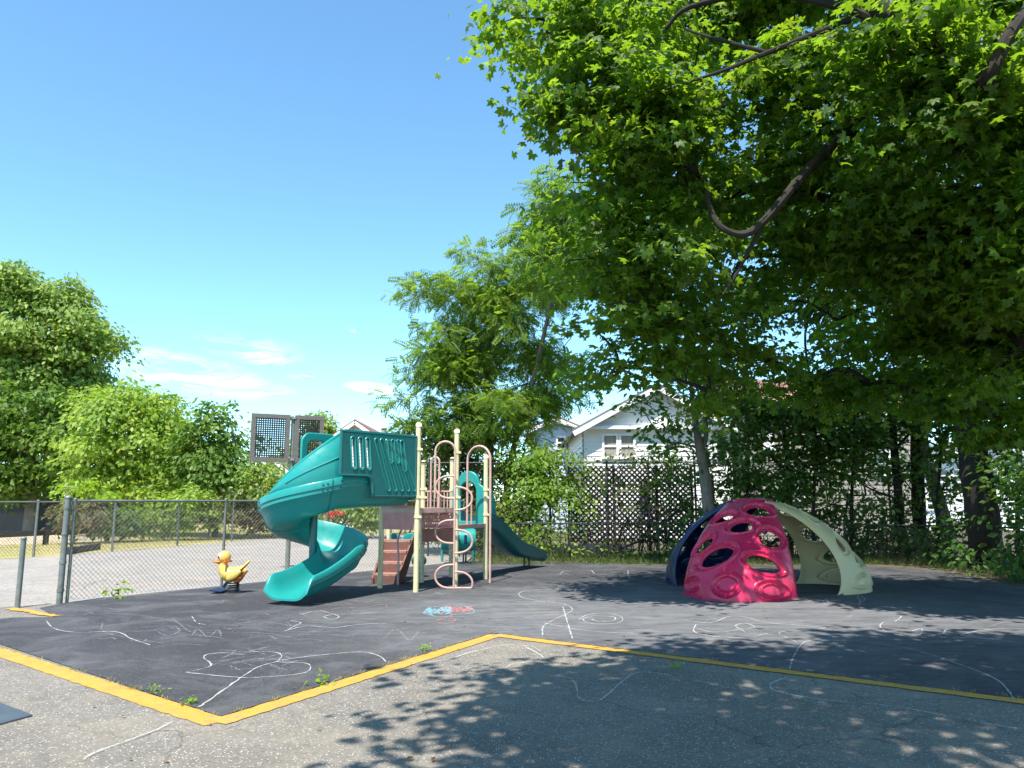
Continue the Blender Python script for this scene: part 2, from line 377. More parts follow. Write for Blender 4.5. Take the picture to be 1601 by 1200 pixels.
chalk([[(290, 1053), (330, 1042), (318, 1028), (345, 1022), (430, 1021), (436, 1034), (400, 1046), (350, 1080), (312, 1107)],
       [(290, 1053), (360, 1060), (400, 1061), (470, 1055), (486, 1045), (475, 1038), (432, 1036), (480, 1028), (560, 1021), (590, 1026), (604, 1036)],
       [(72, 972), (85, 984), (120, 990), (180, 989), (205, 1000), (235, 1010)],
       [(300, 965), (308, 975), (322, 978)], [(445, 988), (470, 975), (455, 972), (475, 970)],
       [(445, 988), (480, 980), (520, 983), (560, 978), (604, 976)], [(470, 962), (500, 956), (530, 962), (600, 958)],
       [(505, 966), (520, 962), (530, 966), (518, 970), (505, 966)]], CH)
chalk([[(830, 1106-76), (815, 1033), (790, 1040), (740, 1041), (650, 1045), (560, 1051)][::-1] if False else [(640, 1040), (700, 1032), (740, 1020), (790, 1010), (830, 1012), (845, 1020)],
       [(130, 1190), (150, 1178), (200, 1160), (240, 1145), (270, 1130)], [(790, 1048), (800, 1040), (830, 1036), (850, 1030), (820, 1012)],
       [(0+850, 1060), (890, 1062), (902, 1078), (906, 1095), (938, 1097), (970, 1070), (1000, 1053), (1060, 1060), (1140, 1078)],
       [(1232, 1060), (1205, 1073), (1220, 1085), (1300, 1098), (1400, 1107), (1500, 1126), (1590, 1142)]], chalkmat('thin_white_chalk', (.66, .68, .66), .47), .014)
chalk([[(1235, 1048), (1240, 1030), (1252, 1010), (1270, 1003), (1340, 1004), (1420, 1015), (1500, 1040), (1560, 1065), (1586, 1095)],
       [(848, 995), (850, 980), (870, 968), (895, 955), (880, 945), (840, 940), (813, 933), (820, 925), (880, 921)],
       [(850, 975), (900, 985), (950, 990), (990, 991)], [(880, 950), (895, 1000)],
       [(905, 970), (920, 962), (950, 960), (972, 966), (970, 974), (945, 977), (920, 975), (912, 969), (930, 964), (960, 966), (958, 972), (935, 973), (925, 969)],
       [(1062, 970), (1110, 975), (1140, 965), (1165, 966), (1200, 975), (1290, 983), (1220, 990), (1245, 1005)], [(1090, 985), (1120, 990), (1160, 985), (1180, 982), (1165, 976), (1150, 980), (1165, 990)],
       [(1088, 978), (1086, 990), (1120, 997), (1170, 998), (1200, 992)],
       [(1410, 965), (1400, 973), (1380, 975), (1378, 985), (1400, 993), (1430, 996), (1470, 994), (1480, 985)], [(1420, 990), (1440, 985), (1440, 993), (1425, 996)],
       [(1601, 985), (1560, 985), (1520, 990), (1505, 997), (1560, 1002), (1588, 1006)],
       [(1290, 937), (1300, 945), (1340, 945), (1352, 938), (1340, 930), (1345, 945), (1335, 950)],
       [(875, 900), (885, 893), (920, 892), (930, 898)], [(982, 893), (985, 905), (1020, 912), (1055, 916)], [(1015, 896), (1040, 906), (1100, 914)]], CH, .013)
chalk([[(1055, 1003), (1130, 1008), (1165, 1002)], [(1110, 1007), (1125, 1003), (1135, 1008)], [(515, 955), (540, 950), (560, 952), (600, 946), (605, 950)], [(400, 962), (410, 960), (420, 962)]], CHP, .017)
chalk([[(845, 937), (880, 937), (915, 936)], [(832, 960), (850, 957), (875, 961), (850, 963)]], CHO, .022)
# scribbled areas
hat = lambda x0, x1, y0, y1, n, r: [[(x0+(x1-x0)*((i+r.random())/n), y0+(y1-y0)*r.random()*.5), (x0+(x1-x0)*((i+r.random())/n), y0+(y1-y0)*(.5+.5*r.random()))] for i in range(n)]
rg = np.random.default_rng(3)
chalk([[(662, 960), (672, 952), (700, 947), (725, 948), (742, 958), (710, 962), (690, 966), (662, 960)]]+hat(668, 705, 949, 963, 22, rg), CHB, .03)
chalk([[(690, 962), (702, 945), (706, 966)], [(680, 972), (695, 968), (712, 970), (700, 976), (684, 975)], [(712, 948), (735, 958)]]+hat(705, 740, 949, 960, 14, rg), CHP, .028)
f_ = []
for _ in range(75):
    x = rg.uniform(60, 820); y = rg.uniform(930, 1005)
    if y > 985+(x-60)*.02 and x < 150: continue
    L = rg.uniform(20, 80); f_.append([(x, y), (x+L*.5, y+rg.uniform(-2, 2)), (x+L, y+rg.uniform(-3, 3)), (x+L*1.3, y+rg.uniform(-4, 4))])
for _ in range(40):
    x = rg.uniform(330, 440); y = rg.uniform(1024, 1056); f_.append([(x, y), (x+rg.uniform(15, 45), y+rg.uniform(-9, 9))])
for _ in range(60):
    x = rg.uniform(820, 1500); y = rg.uniform(900, 990); L = rg.uniform(10, 60); f_.append([(x, y), (x+L*.5, y+rg.uniform(-3, 3)), (x+L, y+rg.uniform(-5, 5))])
chalk(f_, CHF, .014, .010, 'chalk_smudge')
wv = lambda x0, x1, y, n: [[(x0+(x1-x0)*i/n, y+4*math.sin(i*1.9)+2*math.cos(i*3.1)) for i in range(n+1)]]
chalk([[(95, 962), (180, 960), (240, 966), (300, 980)], [(130, 985), (200, 975), (300, 968), (360, 958)], [(250, 1000), (330, 990), (420, 992), (470, 1002)], [(160, 975), (165, 990), (240, 1005), (320, 1010)],
       [(270, 968), (300, 990), (350, 1000)], [(240, 985), (260, 995), (280, 988), (270, 980), (245, 984)], [(300, 995), (310, 985), (325, 998), (340, 986), (346, 996)], [(600, 1000), (620, 985), (640, 1003), (655, 988)], [(640, 960), (800, 940), (860, 930)], [(500, 935), (620, 945), (700, 940)],
       [(860, 905), (940, 915), (1010, 925)], [(1130, 958), (1180, 950), (1250, 958)], [(1540, 985), (1570, 975), (1601, 978)]], CHF, .016, .0115, 'chalk_smudge')

# ================================================================== PLAY TOWER
TA = G(594, 920); TB = G(650, 926); TC = G(712, 917); TBb = G(659, 911); TAb = G(606, 901)
TD = G(759, 905.5); TDb = G(705, 902.5)
tower = tag(empty('play_structure', TB), 'play tower with cream posts, maroon climbers and decks between the two teal slides', 'play structure')
def post(p, h, mat=CREAM, r=.047, parent=tower):
    m = MB(); m.tube([(p.x, p.y, 0), (p.x, p.y, h)], r, 16)
    m.ellip((p.x, p.y, h), (r*1.12, r*1.12, r*.8)); m.tube([(p.x, p.y, h-.05), (p.x, p.y, h)], r*1.12, 16)
    o = m.build('post', mat, parent, True)
    for z in (1.28, 1.62, 1.78 if h < 2.6 else 2.45):
        if z < h: MB().tube([(p.x, p.y, z-.022), (p.x, p.y, z+.022)], r*1.22, 16).box((p.x+r*1.2, p.y-r*.6, z), (.05, .04, .04)).build('clamp', mat, o)
    return o
for p, px, py in ((TA, 596, 670), (TB, 652, 663), (TC, 710, 673), (TBb, 660, 722), (TD, 758, 713), (TDb, 705, 717), (TAb, 606, 795)): post(p, W(px, py, p.y).z)
def quad_slab(pts, z0, z1): return MB().prism([(p[0], p[1]) for p in pts], z0, z1)
quad_slab([TA, TB, TC, TBb], 1.36, 1.41).build('deck', MAROON, tower)
quad_slab([TBb, TC, TD, TDb], 1.04, 1.09).build('deck', MAROON, tower)
m = MB()
for a, b, z in ((TC, TD, 1.065), (TD, TDb, 1.065), (TBb, TDb, 1.065)): m.bar((a.x, a.y, z), (b.x, b.y, z), .04, .075)
m.build('deck_frame', PINK, tower)
m = MB()
for a, b, z in ((TA, TB, 1.385), (TB, TC, 1.385), (TC, TBb, 1.385), (TA, TBb, 1.385)): m.bar((a.x, a.y, z), (b.x, b.y, z), .04, .08)
m.build('deck_frame', PINK, tower)
# pale pink apron panel under the slide mouth
m = MB(); m.bar((TA.x, TA.y, 1.26), (TB.x, TB.y, 1.26), .03, .42); m.build('apron_panel', ROSE, tower)
# perforated transfer panel (deck front) with real holes
def plane_mat(p, q, z0):
    ux = (q-p).normalized(); nz_ = Vector((ux.y, -ux.x, 0)); uy = Vector((0, 0, 1))
    M = Matrix.Identity(4)
    for i in range(3): M[i][0] = ux[i]; M[i][1] = uy[i]; M[i][2] = nz_[i]; M[i][3] = p[i]
    M[2][3] = z0
    return M
ptL = W(661, 800, 14.3); ptR = TC+Vector((-.06, .0, 0)); ptL.z = 0
L = (ptR-ptL).length
holes = []
for i in range(15):
    for j in range(5):
        x = .03+(i+.5*(j % 2)+.3)*(L-.06)/15.4; y = .035+j*.055; q = .015
        holes.append([(x+q*math.cos(a), y+q*math.sin(a)) for a in np.linspace(0, 2*math.pi, 7)[:-1]])
curve_plate('perforated_panel', [(0, 0), (L, 0), (L, .28), (0, .28)], holes, .02, plane_mat(ptL, ptR, 1.06), ROSE, tower, .002)
m = MB(); m.bar((ptL.x, ptL.y, .93), (ptR.x, ptR.y, .93), .03, .235); m.build('riser_panel', MAROON, tower)
# baluster rail above deck
m = MB(); a = W(664, 770, 15.7); b = W(705, 770, 15.5); a.z = b.z = 0
for i in range(9):
    p = a.lerp(b, i/8); m.tube([(p.x, p.y, 1.36), (p.x, p.y, 1.74)], .013, 8)
for z in (1.36, 1.74): m.tube([(a.x, a.y, z), (b.x, b.y, z)], .017, 8)
m.build('guard_rail', PINK, tower, True)
def arch(pl, pr, zl, zr, zt, r=.021, name='arch_rail', mat=PINK):
    w_ = (pr-pl).length; rr = w_/2; c = (pl+pr)/2; d = (pr-pl).normalized(); P = [Vector((pl.x, pl.y, zl))]
    for i in range(17):
        t = math.pi-math.pi*i/16; P.append(Vector((c.x, c.y, 0))+d*(rr*math.cos(t))+Vector((0, 0, zt-rr+rr*math.sin(t))))
    P.append(Vector((pr.x, pr.y, zr)))
    m = MB(); m.tube(P, r, 10); return m.build(name, mat, tower, True)
g = lambda px, Y: Vector(((px-800.5)/FPX*Y*1.0, Y, 0))
pA1 = Vector(W(679.5, 800, 14.05)); pA2 = Vector(W(709.5, 921, 14.05)); pA1.z = pA2.z = 0
zt = W(694, 690, 14.05).z
arch(pA1, pA2, W(680, 778, 14.05).z, 0.0, zt)
# C-shaped loops of the climber
m = MB()
for (cx, cy, side) in ((707, 761, -1), (707, 831, -1), (707, 901, -1), (712, 779, 1), (712, 846, 1), (712, 912, 1)):
    P = []; r0 = 17.5/FPX*14.05*1.0; c = W(cx, cy, 14.05)
    for i in range(19):
        a = math.pi*(-.5+i/18); P.append(Vector((c.x+side*(.10*max(0, math.cos(a))**.5+r0*math.cos(a)), c.y, max(.02, c.z+r0*1.0*math.sin(a)))))
    P = [Vector((pA2.x, 14.05, P[0].z))]+P+[Vector((pA2.x, 14.05, P[-1].z))]
    m.tube(P, .019, 8)
m.build('loop_rungs', PINK, tower, True)
pB1 = W(730.5, 800, 15.35); pB2 = W(766, 911, 15.05); pB1.z = pB2.z = 0
arch(pB1, pB2, 1.05, 0, W(748, 697, 15.2).z, .023)
pC1 = W(673, 800, 15.6); pC2 = W(686, 800, 15.5); pC1.z = pC2.z = 0
arch(pC1, pC2, 1.35, 1.05, W(680, 714, 15.5).z, .02)
for px in (737, 750): 
    p = W(px, 800, 15.9); MB().tube([(p.x, p.y, 1.08), (p.x, p.y, 1.75)], .016, 8).build('baluster', PINK, tower, True)
# chain of pods / knobbly climber strings behind the posts
m = MB()
for px, d, z0, z1 in ((661, 14.6, .25, 1.0), (705, 15.4, .3, 1.0)):
    p = W(px, 800, d); m = MB(); m.tube([(p.x, p.y, z0), (p.x, p.y, z1)], .014, 8)
    for k in range(14): m.ellip((p.x, p.y, z0+(z1-z0)*k/13), (.032, .032, .02), 8, 6)
    m.build('climbing_cord', CREAM, tower, True)
# stairs
sb = G(583, 913); sbr = G(622, 913.5); st = W(603, 843, 15.95); str_ = W(646, 843, 15.85)
m = MB(); nst = 4
for k in range(nst):
    t0 = k/nst; t1 = (k+1)/nst; z1 = .78*(k+1)/nst
    a = sb.lerp(Vector((st.x, st.y, 0)), t0); b = sbr.lerp(Vector((str_.x, str_.y, 0)), t0); c = sbr.lerp(Vector((str_.x, str_.y, 0)), t1); d = sb.lerp(Vector((st.x, st.y, 0)), t1)
    q = quad_slab([a, b, c, d], z1-.035, z1); m.add(q.v, q.f)
STR = plain('brown_pink_tread', (.36, .18, .14), .6, .2, 12); STB = plain('brown_riser', (.15, .065, .05), .7, .2, 12)
m.build('stair_treads', STR, tower)
m = MB()
for k in range(nst):
    t0 = k/nst+.01; z0 = .78*k/nst; z1 = .78*(k+1)/nst-.04
    a = sb.lerp(Vector((st.x, st.y, 0)), t0); b = sbr.lerp(Vector((str_.x, str_.y, 0)), t0)
    m.bar((a.x, a.y, (z0+z1)/2), (b.x, b.y, (z0+z1)/2), .02, z1-z0)
m.build('stair_risers', STB, tower)
for (a, b) in ((sb, st), (sbr, str_)):
    ax = Vector((b.x-a.x, b.y-a.y, 0)); n_ = Vector((ax.y, -ax.x, 0)).normalized()*.018; f0 = a-ax*.05
    pr = [(f0, 0), (f0, .12), (a+ax, .86), (a+ax, .55), (a+ax*.35, 0)]
    vs = [Vector((p.x, p.y, z))+n_ for p, z in pr]+[Vector((p.x, p.y, z))-n_ for p, z in pr]
    MB().add(vs, [(0, 1, 2, 3, 4), (9, 8, 7, 6, 5)]+[(i, (i+1) % 5, 5+(i+1) % 5, 5+i) for i in range(5)]).build('stair_side', STB, tower)
for dx, p0, tp, tp2 in ((0, G(622, 915), W(623, 839, 14.8), W(642, 803, 14.6)),):
    MB().tube(smoothpath([p0, (p0.x, p0.y, .5), tp, tp2], 6), .02, 10).build('stair_handrail', PINK, tower, True)
tp = W(598, 825, 15.8); MB().tube(smoothpath([W(599, 845, 15.9), tp, W(611, 803, 15.5)], 6), .018, 8).build('stair_handrail', PINK, tower, True)
# scalloped shelf with a small white notice
a = W(605, 797, 14.4); b = W(641, 797, 14.1)
m = MB(); m.bar(a, b, .1, .07); n_ = 9
for i in range(n_): p = a.lerp(b, (i+.5)/n_); m.ellip((p.x, p.y-.02, p.z-.03), (.025, .05, .03), 8, 6)
m.build('scalloped_shelf', ROSE, tower, True)
m = MB(); a2 = W(620, 808, 14.15); b2 = W(636, 808, 14.05); m.bar(a2, b2, .008, .095); sg = m.build('notice_plate', WHT, tower)
m = MB()
for k, (s0, s1) in enumerate(((.12, .85), (.1, .55), (.62, .9), (.2, .8))):
    p = a2.lerp(b2, s0)+Vector((0, -.007, .028-.02*min(k, 3)+(.02 if k > 2 else 0))); q = a2.lerp(b2, s1)+Vector((0, -.007, p.z-a2.z)); q.z = p.z; m.bar(p, q, .002, .007)
m.build('notice_lettering', BLK, sg)
# teal arch panel at the mouth of the straight slide
pd0 = TDb.copy(); pd1 = TD.copy(); L = (pd1-pd0).length; H = 1.22
out_ = [(0, 0), (L-.02, 0), (L-.02, .62)]
for i in range(5): out_.append((L-.02-.05*math.sin(i*math.pi/8), .62+.1*i/4))
out_ = [(.03, 0), (L-.03, 0), (L-.03, .70), (L-.08, .76), (L-.15, .80)]
rr = L/2-.17
for i in range(13): a = math.pi*i/12; out_.append((L/2+rr*math.cos(a), .84+rr*.95*math.sin(a)))
out_ += [(.15, .80), (.08, .76), (.03, .70)]
ri = L/2-.2
hole = [(L/2+ri, .05), (L/2+ri, .62)]+[(L/2+ri*math.cos(math.pi*i/12), .66+ri*1.05*math.sin(math.pi*i/12)) for i in range(13)]+[(L/2-ri, .62), (L/2-ri, .05)]
curve_plate('arch_panel', out_, [hole], .07, plane_mat(pd0, pd1, 1.08), TEAL, tower, .018)
# small teal play pieces under the deck
for px, py, d, r_ in ((615, 843, 16.6, .17), (643, 843, 16.6, .19)):
    p = W(px, py, d); pr = [(p.x-r_, p.z-.05)]+[(p.x+r_*math.cos(a_), p.z+r_*.72*math.sin(a_)) for a_ in np.linspace(math.pi, 0, 9)]+[(p.x+r_, p.z-.05)]
    k = len(pr); MB().add([(x, p.y, z) for x, z in pr]+[(x, p.y+.06, z) for x, z in pr], [tuple(range(k)), tuple(range(2*k-1, k-1, -1))]+[(i, (i+1) % k, k+(i+1) % k, k+i) for i in range(k)]).build('seat_back', TEAL, tower, bevel=.015)
m = MB(); p = W(655, 876, 16.2); m.ellip(p, (.16, .2, .13), 14, 8); p.z = 0; m.tube([p, (p.x, p.y, .25)], .04, 8); m.build('pod_seat', TEALD, tower, True)

# ================================================================== SPIRAL SLIDE
RC = .48; HW = .37
d0 = Vector((-(TB-TA).y*-1, -(TB-TA).x, 0)).normalized()
lat0 = Vector((-d0.y, d0.x, 0)); S0 = TB-lat0*(HW+.13); PH0 = math.atan2(d0.x, -d0.y); LC = 1.436
P0 = S0+d0*LC; CX, CY = P0.x-RC*math.cos(PH0), P0.y-RC*math.sin(PH0)
spiral = tag(empty('spiral_slide', (CX, CY, 0)), 'teal spiral slide with slotted side panel, its mouth ending on the black rubber', 'slide')
path = []                                        # (pos, heading, outer wall h, inner wall h)
for i in range(9):
    t = i/8; p = P0-d0*(LC*(1-t)); path.append((Vector((p.x, p.y, 1.50-.05*t)), d0, .50, .46))
n = 72
for i in range(1, n+1):
    ph = PH0-R(346)*i/n; t = i/n
    z = 1.45-1.08*t; path.append((Vector((CX+RC*math.cos(ph), CY+RC*math.sin(ph), z)), Vector((math.sin(ph), -math.cos(ph), 0)), .50-.08*t, .46-.30*min(1, t*3) if t < .5 else .16+.16*(t-.5)*2))
pe = path[-1][0]; de = path[-1][1]
for i in range(1, 15):
    t = i/14; p = pe+de*(1.18*t); z = .37-.26*math.sin(t*math.pi/2)**.9
    hh = .42-.12*t; path.append((Vector((p.x, p.y, z)), de, hh*(1 if t < .85 else math.sqrt(max(.12, 1-((t-.85)/.155)**2))), (.32+.0*t)*(1 if t < .85 else math.sqrt(max(.12, 1-((t-.85)/.155)**2)))))
def ring(p, d, ho, hi):
    """closed section of the trough: inside from the inner rim to the outer rim, over the rolled lip, back underneath"""
    lat = Vector((-d.y, d.x, 0)); pts = []
    m_ = 18
    for k in range(m_+1):
        t = -1+2*k/m_; H_ = ho if t > 0 else hi
        pts.append((HW*(abs(t)**.72)*(1 if t > 0 else -1), H_*abs(t)**3.1))
    A, B = pts[0], pts[-1]; th = .028
    seq = list(pts)
    k_ = min(1, ho/.42)**1.2; seq += [(B[0]+.012, B[1]+.016), (B[0]+.038, B[1]+.014), (B[0]+.052, B[1]-.006), (B[0]+.05, B[1]-.10*k_), (B[0]+.034, B[1]-.115*k_), (B[0]+.034, B[1]-.17*k_), (B[0]+.022, B[1]-.18*k_)]; k_ = min(1, hi/.3)**1.2
    for k in range(m_-2, 1, -1):
        t = -1+2*k/m_; H_ = ho if t > 0 else hi
        seq.append(((HW+th*.8)*(abs(t)**.72)*(1 if t > 0 else -1), (H_)*abs(t)**3.1-th))
    seq += [(A[0]-.034, A[1]-.10*k_), (A[0]-.05, A[1]-.06*k_), (A[0]-.05, A[1]-.006), (A[0]-.036, A[1]+.014), (A[0]-.012, A[1]+.016)]
    return [p+lat*a+Vector((0, 0, b)) for a, b in seq]
rows = [ring(*q) for q in path]
m = MB(); m.grid(rows, closed_u=True)
nn_ = len(rows[0]); m.add(rows[0], [tuple(range(nn_))]); m.add(rows[-1], [tuple(range(nn_-1, -1, -1))])
m.build('chute', TEAL, spiral, True)
# seams and bolts
for idx in (12, 33, 55, 76):
    m = MB()
    q = rows[idx]; q2 = rows[idx+1]; c = path[idx][0]+Vector((0, 0, .2))
    P = [c+(v-c)*1.012 for v in q[18:44]]; m.tube(P, .008, 5); m.build('seam', TEALD, spiral, True)
for idx in (10, 13, 14, 31, 35, 53, 57, 74, 78):
    p, d, ho, hi = path[idx]; lat = Vector((-d.y, d.x, 0))
    for dz in (-.05, -.145): MB().ellip(p+lat*(HW+.052-(.018 if dz < -.1 else 0))+Vector((0, 0, ho+dz)), (.014, .014, .014), 8, 6).build('bolt', BLK, spiral, True)
MB().tube([(CX, CY, 0), (CX, CY, 1.72)], .062, 18).build('centre_pole', TEALD, spiral, True)
# hood: tall outer wall sweeping down
hood = []
for i in range(9, 28):
    p, d, ho, hi = path[i]; lat = Vector((-d.y, d.x, 0)); t = max(0, (i-9)/18.0)
    top = (2.66-(p.z+ho))*(1-t)**1.0
    b0 = p+lat*(HW+.03)+Vector((0, 0, ho)); col = []
    for k in range(9):
        s = k/8; col.append(b0+lat*(.02*math.sin(s*math.pi)-.10*s*s*min(1, top*1.5))+Vector((0, 0, top*s)))
    back = [v-lat*.035 for v in col[::-1]]
    hood.append(col+back)
m = MB(); m.grid(hood, closed_u=True); m.add(hood[0], [tuple(range(18))]); m.build('hood', TEAL, spiral, True)
m = MB(); m.tube([(h[8]+h[9])/2 for h in hood], .027, 8)
m.tube([hood[i][4]+ (hood[i][4]-hood[i][13])*.1 + Vector((0, 0, -.02*i/10)) for i in range(1, 14)], .012, 6)
m.build('hood_rim', TEAL, spiral, True)
# opposite hood frame at the inner side
inn = []
for i in range(0, 12):
    p, d, ho, hi = path[i]; lat = Vector((-d.y, d.x, 0)); inn.append(p-lat*(HW+.03)+Vector((0, 0, hi)))
i0 = inn[6]; i1 = i0+d0*.72
M_ = plane_mat(Vector((i0.x, i0.y, 0)), Vector((i1.x, i1.y, 0)), 1.97); L = .72
def rrect(x0, y0, x1, y1, r, n=5):
    o = []
    for cx, cy, a0 in ((x1-r, y1-r, 0), (x0+r, y1-r, 90), (x0+r, y0+r, 180), (x1-r, y0+r, 270)):
        for i in range(n+1): a = R(a0+90*i/n); o.append((cx+r*math.cos(a), cy+r*math.sin(a)))
    return o
curve_plate('side_panel', rrect(0, 0, L, .70, .16), [rrect(L-.46, .12, L-.09, .60, .12)], .05, M_, TEAL, spiral, .015)
# slotted panel from the tower post to the hood
q1 = P0+d0*.20+lat0*(HW+.10); q1.z = 0
ddir = (Vector((TB.x, TB.y, 0))-q1).normalized(); L = (Vector((TB.x, TB.y, 0))-q1).length-.05
outp = [(L, .06), (L, 1.0), (L-.06, 1.06), (.05, 1.06), (-.01, 1.03), (-.04, .97), (-.04, .36), (.02, .33), (.50, .33), (.56, .31), (.59, .25), (.60, 0), (L-.06, 0)]
slots = [slot(.20+.15*i, .70, .075, .50, sl=.10) for i in range(3)]+[slot(L-.62+.15*i, .76+(-.06 if i == 2 else 0), .065, .36+(.14 if i == 2 else 0), sl=.18) for i in range(3)]
M_ = plane_mat(q1, q1+ddir, 1.62)
pn = curve_plate('side_panel', outp, slots, .05, M_, TEALD, spiral, .016)
ribs = MB()
for (lx, ly, lw, lh, ls) in [(.20+.15*i, .70, .095, .53, .10) for i in range(3)]+[(L-.62+.15*i, .76+(-.06 if i == 2 else 0), .085, .39+(.14 if i == 2 else 0), .18) for i in range(3)]:
    ribs.tube([M_ @ Vector((a_, b_, .027)) for a_, b_ in slot(lx, ly, lw, lh, 8, -ls if False else ls)], .011, 6, closed=True)
for i in range(5):
    xt = .66+.12*i; xb = .95+.145*i; P_ = []
    for (x_, y_) in ((xt, .93), (xb, .13)): P_.append(Vector((x_, y_)))
    dd_ = (P_[1]-P_[0]).normalized(); nn2 = Vector((-dd_.y, dd_.x))*.036; lp = []
    for c_, sg_ in ((P_[0], -1), (P_[1], 1)):
        for k in range(7): a_ = math.pi*k/6; lp.append(c_+(nn2*math.cos(a_)+dd_*.036*math.sin(a_)*1)*sg_)
    ribs.tube([M_ @ Vector((v.x, v.y, .028)) for v in lp], .011, 6, closed=True)
ribs.build('moulded_ribs', TEAL, pn, True)
m = MB()
m.tube([M_ @ Vector((-.03, .35, .0)), M_ @ Vector((-.03, 1.03, .0))], .03, 8); m.tube([M_ @ Vector((L-.02, .02, .0)), M_ @ Vector((L-.02, 1.03, .0))], .035, 8)
m.tube([M_ @ Vector((-.05, 1.04, 0)), M_ @ Vector((L, 1.04, 0))], .03, 8); m.tube(smoothpath([M_ @ Vector(q) for q in ((-.04, .34, .02), (.3, .34, .02), (.52, .33, .02), (.60, .24, .02), (.62, .05, .02))], 5), .022, 8); m.tube([M_ @ Vector((.6, .01, 0)), M_ @ Vector((L, .01, 0))], .03, 8)
m.build('panel_frame', TEALD, spiral, True)

# ================================================================== STRAIGHT SLIDE
a = (TD+TDb)/2; e = G(838, 885); dS = Vector((e.x-a.x, e.y-a.y, 0)); LS = dS.length; dS.normalize(); latS = Vector((dS.y, -dS.x, 0))
ss = tag(empty('wave_slide', a), 'dark teal straight slide running down to the right from the arched panel', 'slide')
rows = []
n = 40; wS = .27
for i in range(n+1):
    t = i/n; z = 1.08*(1-t)**1.0
    z = .28+.80*(1/(1+math.exp((t-.42)*8.5))-.0)/(1/(1+math.exp(-.42*8.5)))-.05*t
    if t > .9: z -= (t-.9)**2*8
    H_ = .24 if t < .75 else .24-.14*(t-.75)/.25
    if t < .12: H_ = .24+.9*(.12-t)
    c = Vector((a.x, a.y, 0))+dS*(LS*t+.02)+Vector((0, 0, z))
    sec = [(-wS-.03, H_-.03), (-wS-.035, H_+.01), (-wS-.01, H_+.02), (-wS, H_), (-wS+.03, .05), (-wS+.07, .012), (0, 0), (wS-.07, .012), (wS-.03, .05), (wS, H_), (wS+.01, H_+.02), (wS+.035, H_+.01), (wS+.03, H_-.03), (wS+.005, .02), (wS-.05, -.03), (-wS+.05, -.03), (-wS-.005, .02)]
    rows.append([c+latS*p+Vector((0, 0, q)) for p, q in sec])
m = MB(); m.grid(rows, closed_u=True); m.add(rows[0], [tuple(range(17))]); m.add(rows[-1], [tuple(range(17))]); m.build('chute', TEALD, ss, True)
# hood wall beside the slide mouth
hw = []
for i in range(11):
    t = i/10; x = .05+.62*t; top = .85*(1-t**2.2); c = Vector((a.x, a.y, 1.28))+dS*x+latS*(wS+.03)
    hw.append([c+Vector((0, 0, -.1*t)), c+Vector((0, 0, max(.02, top))), c-latS*.03+Vector((0, 0, max(.02, top))), c-latS*.03+Vector((0, 0, -.1*t))])
m = MB(); m.grid(hw, closed_u=True); m.build('slide_hood', TEAL, ss, True)
for t in (.80, .88):
    p = Vector((a.x, a.y, 0))+dS*(LS*t); MB().tube([(p.x, p.y, 0), (p.x, p.y, .27)], .02, 8).build('leg', DKSTEEL, ss, True)

# ================================================================== TODDLER TUNNEL behind
tt = tag(empty('crawl_tunnel', G(716, 877)), 'small teal crawl tunnel on short legs beyond the maroon deck', 'play tunnel')
c = W(716, 843, 19.6); m = MB(); P = []
for i in range(9): P.append((c.x-.42+.84*i/8, c.y+.1*i/8, c.z))
m.tube(P, [.27, .29, .28, .28, .29, .28, .28, .29, .27], 20); m.build('tube', TEAL, tt, True)
for px in (691, 740):
    p = G(px, 877.5); MB().tube([p, (p.x, p.y, .75)], .035, 10).build('leg', TEAL, tt, True)
for px in (716, 728): p = W(px, 843, 19.3); MB().box(p, (.07, .04, .22)).build('grip_slot', NAVY, tt, bevel=.01)

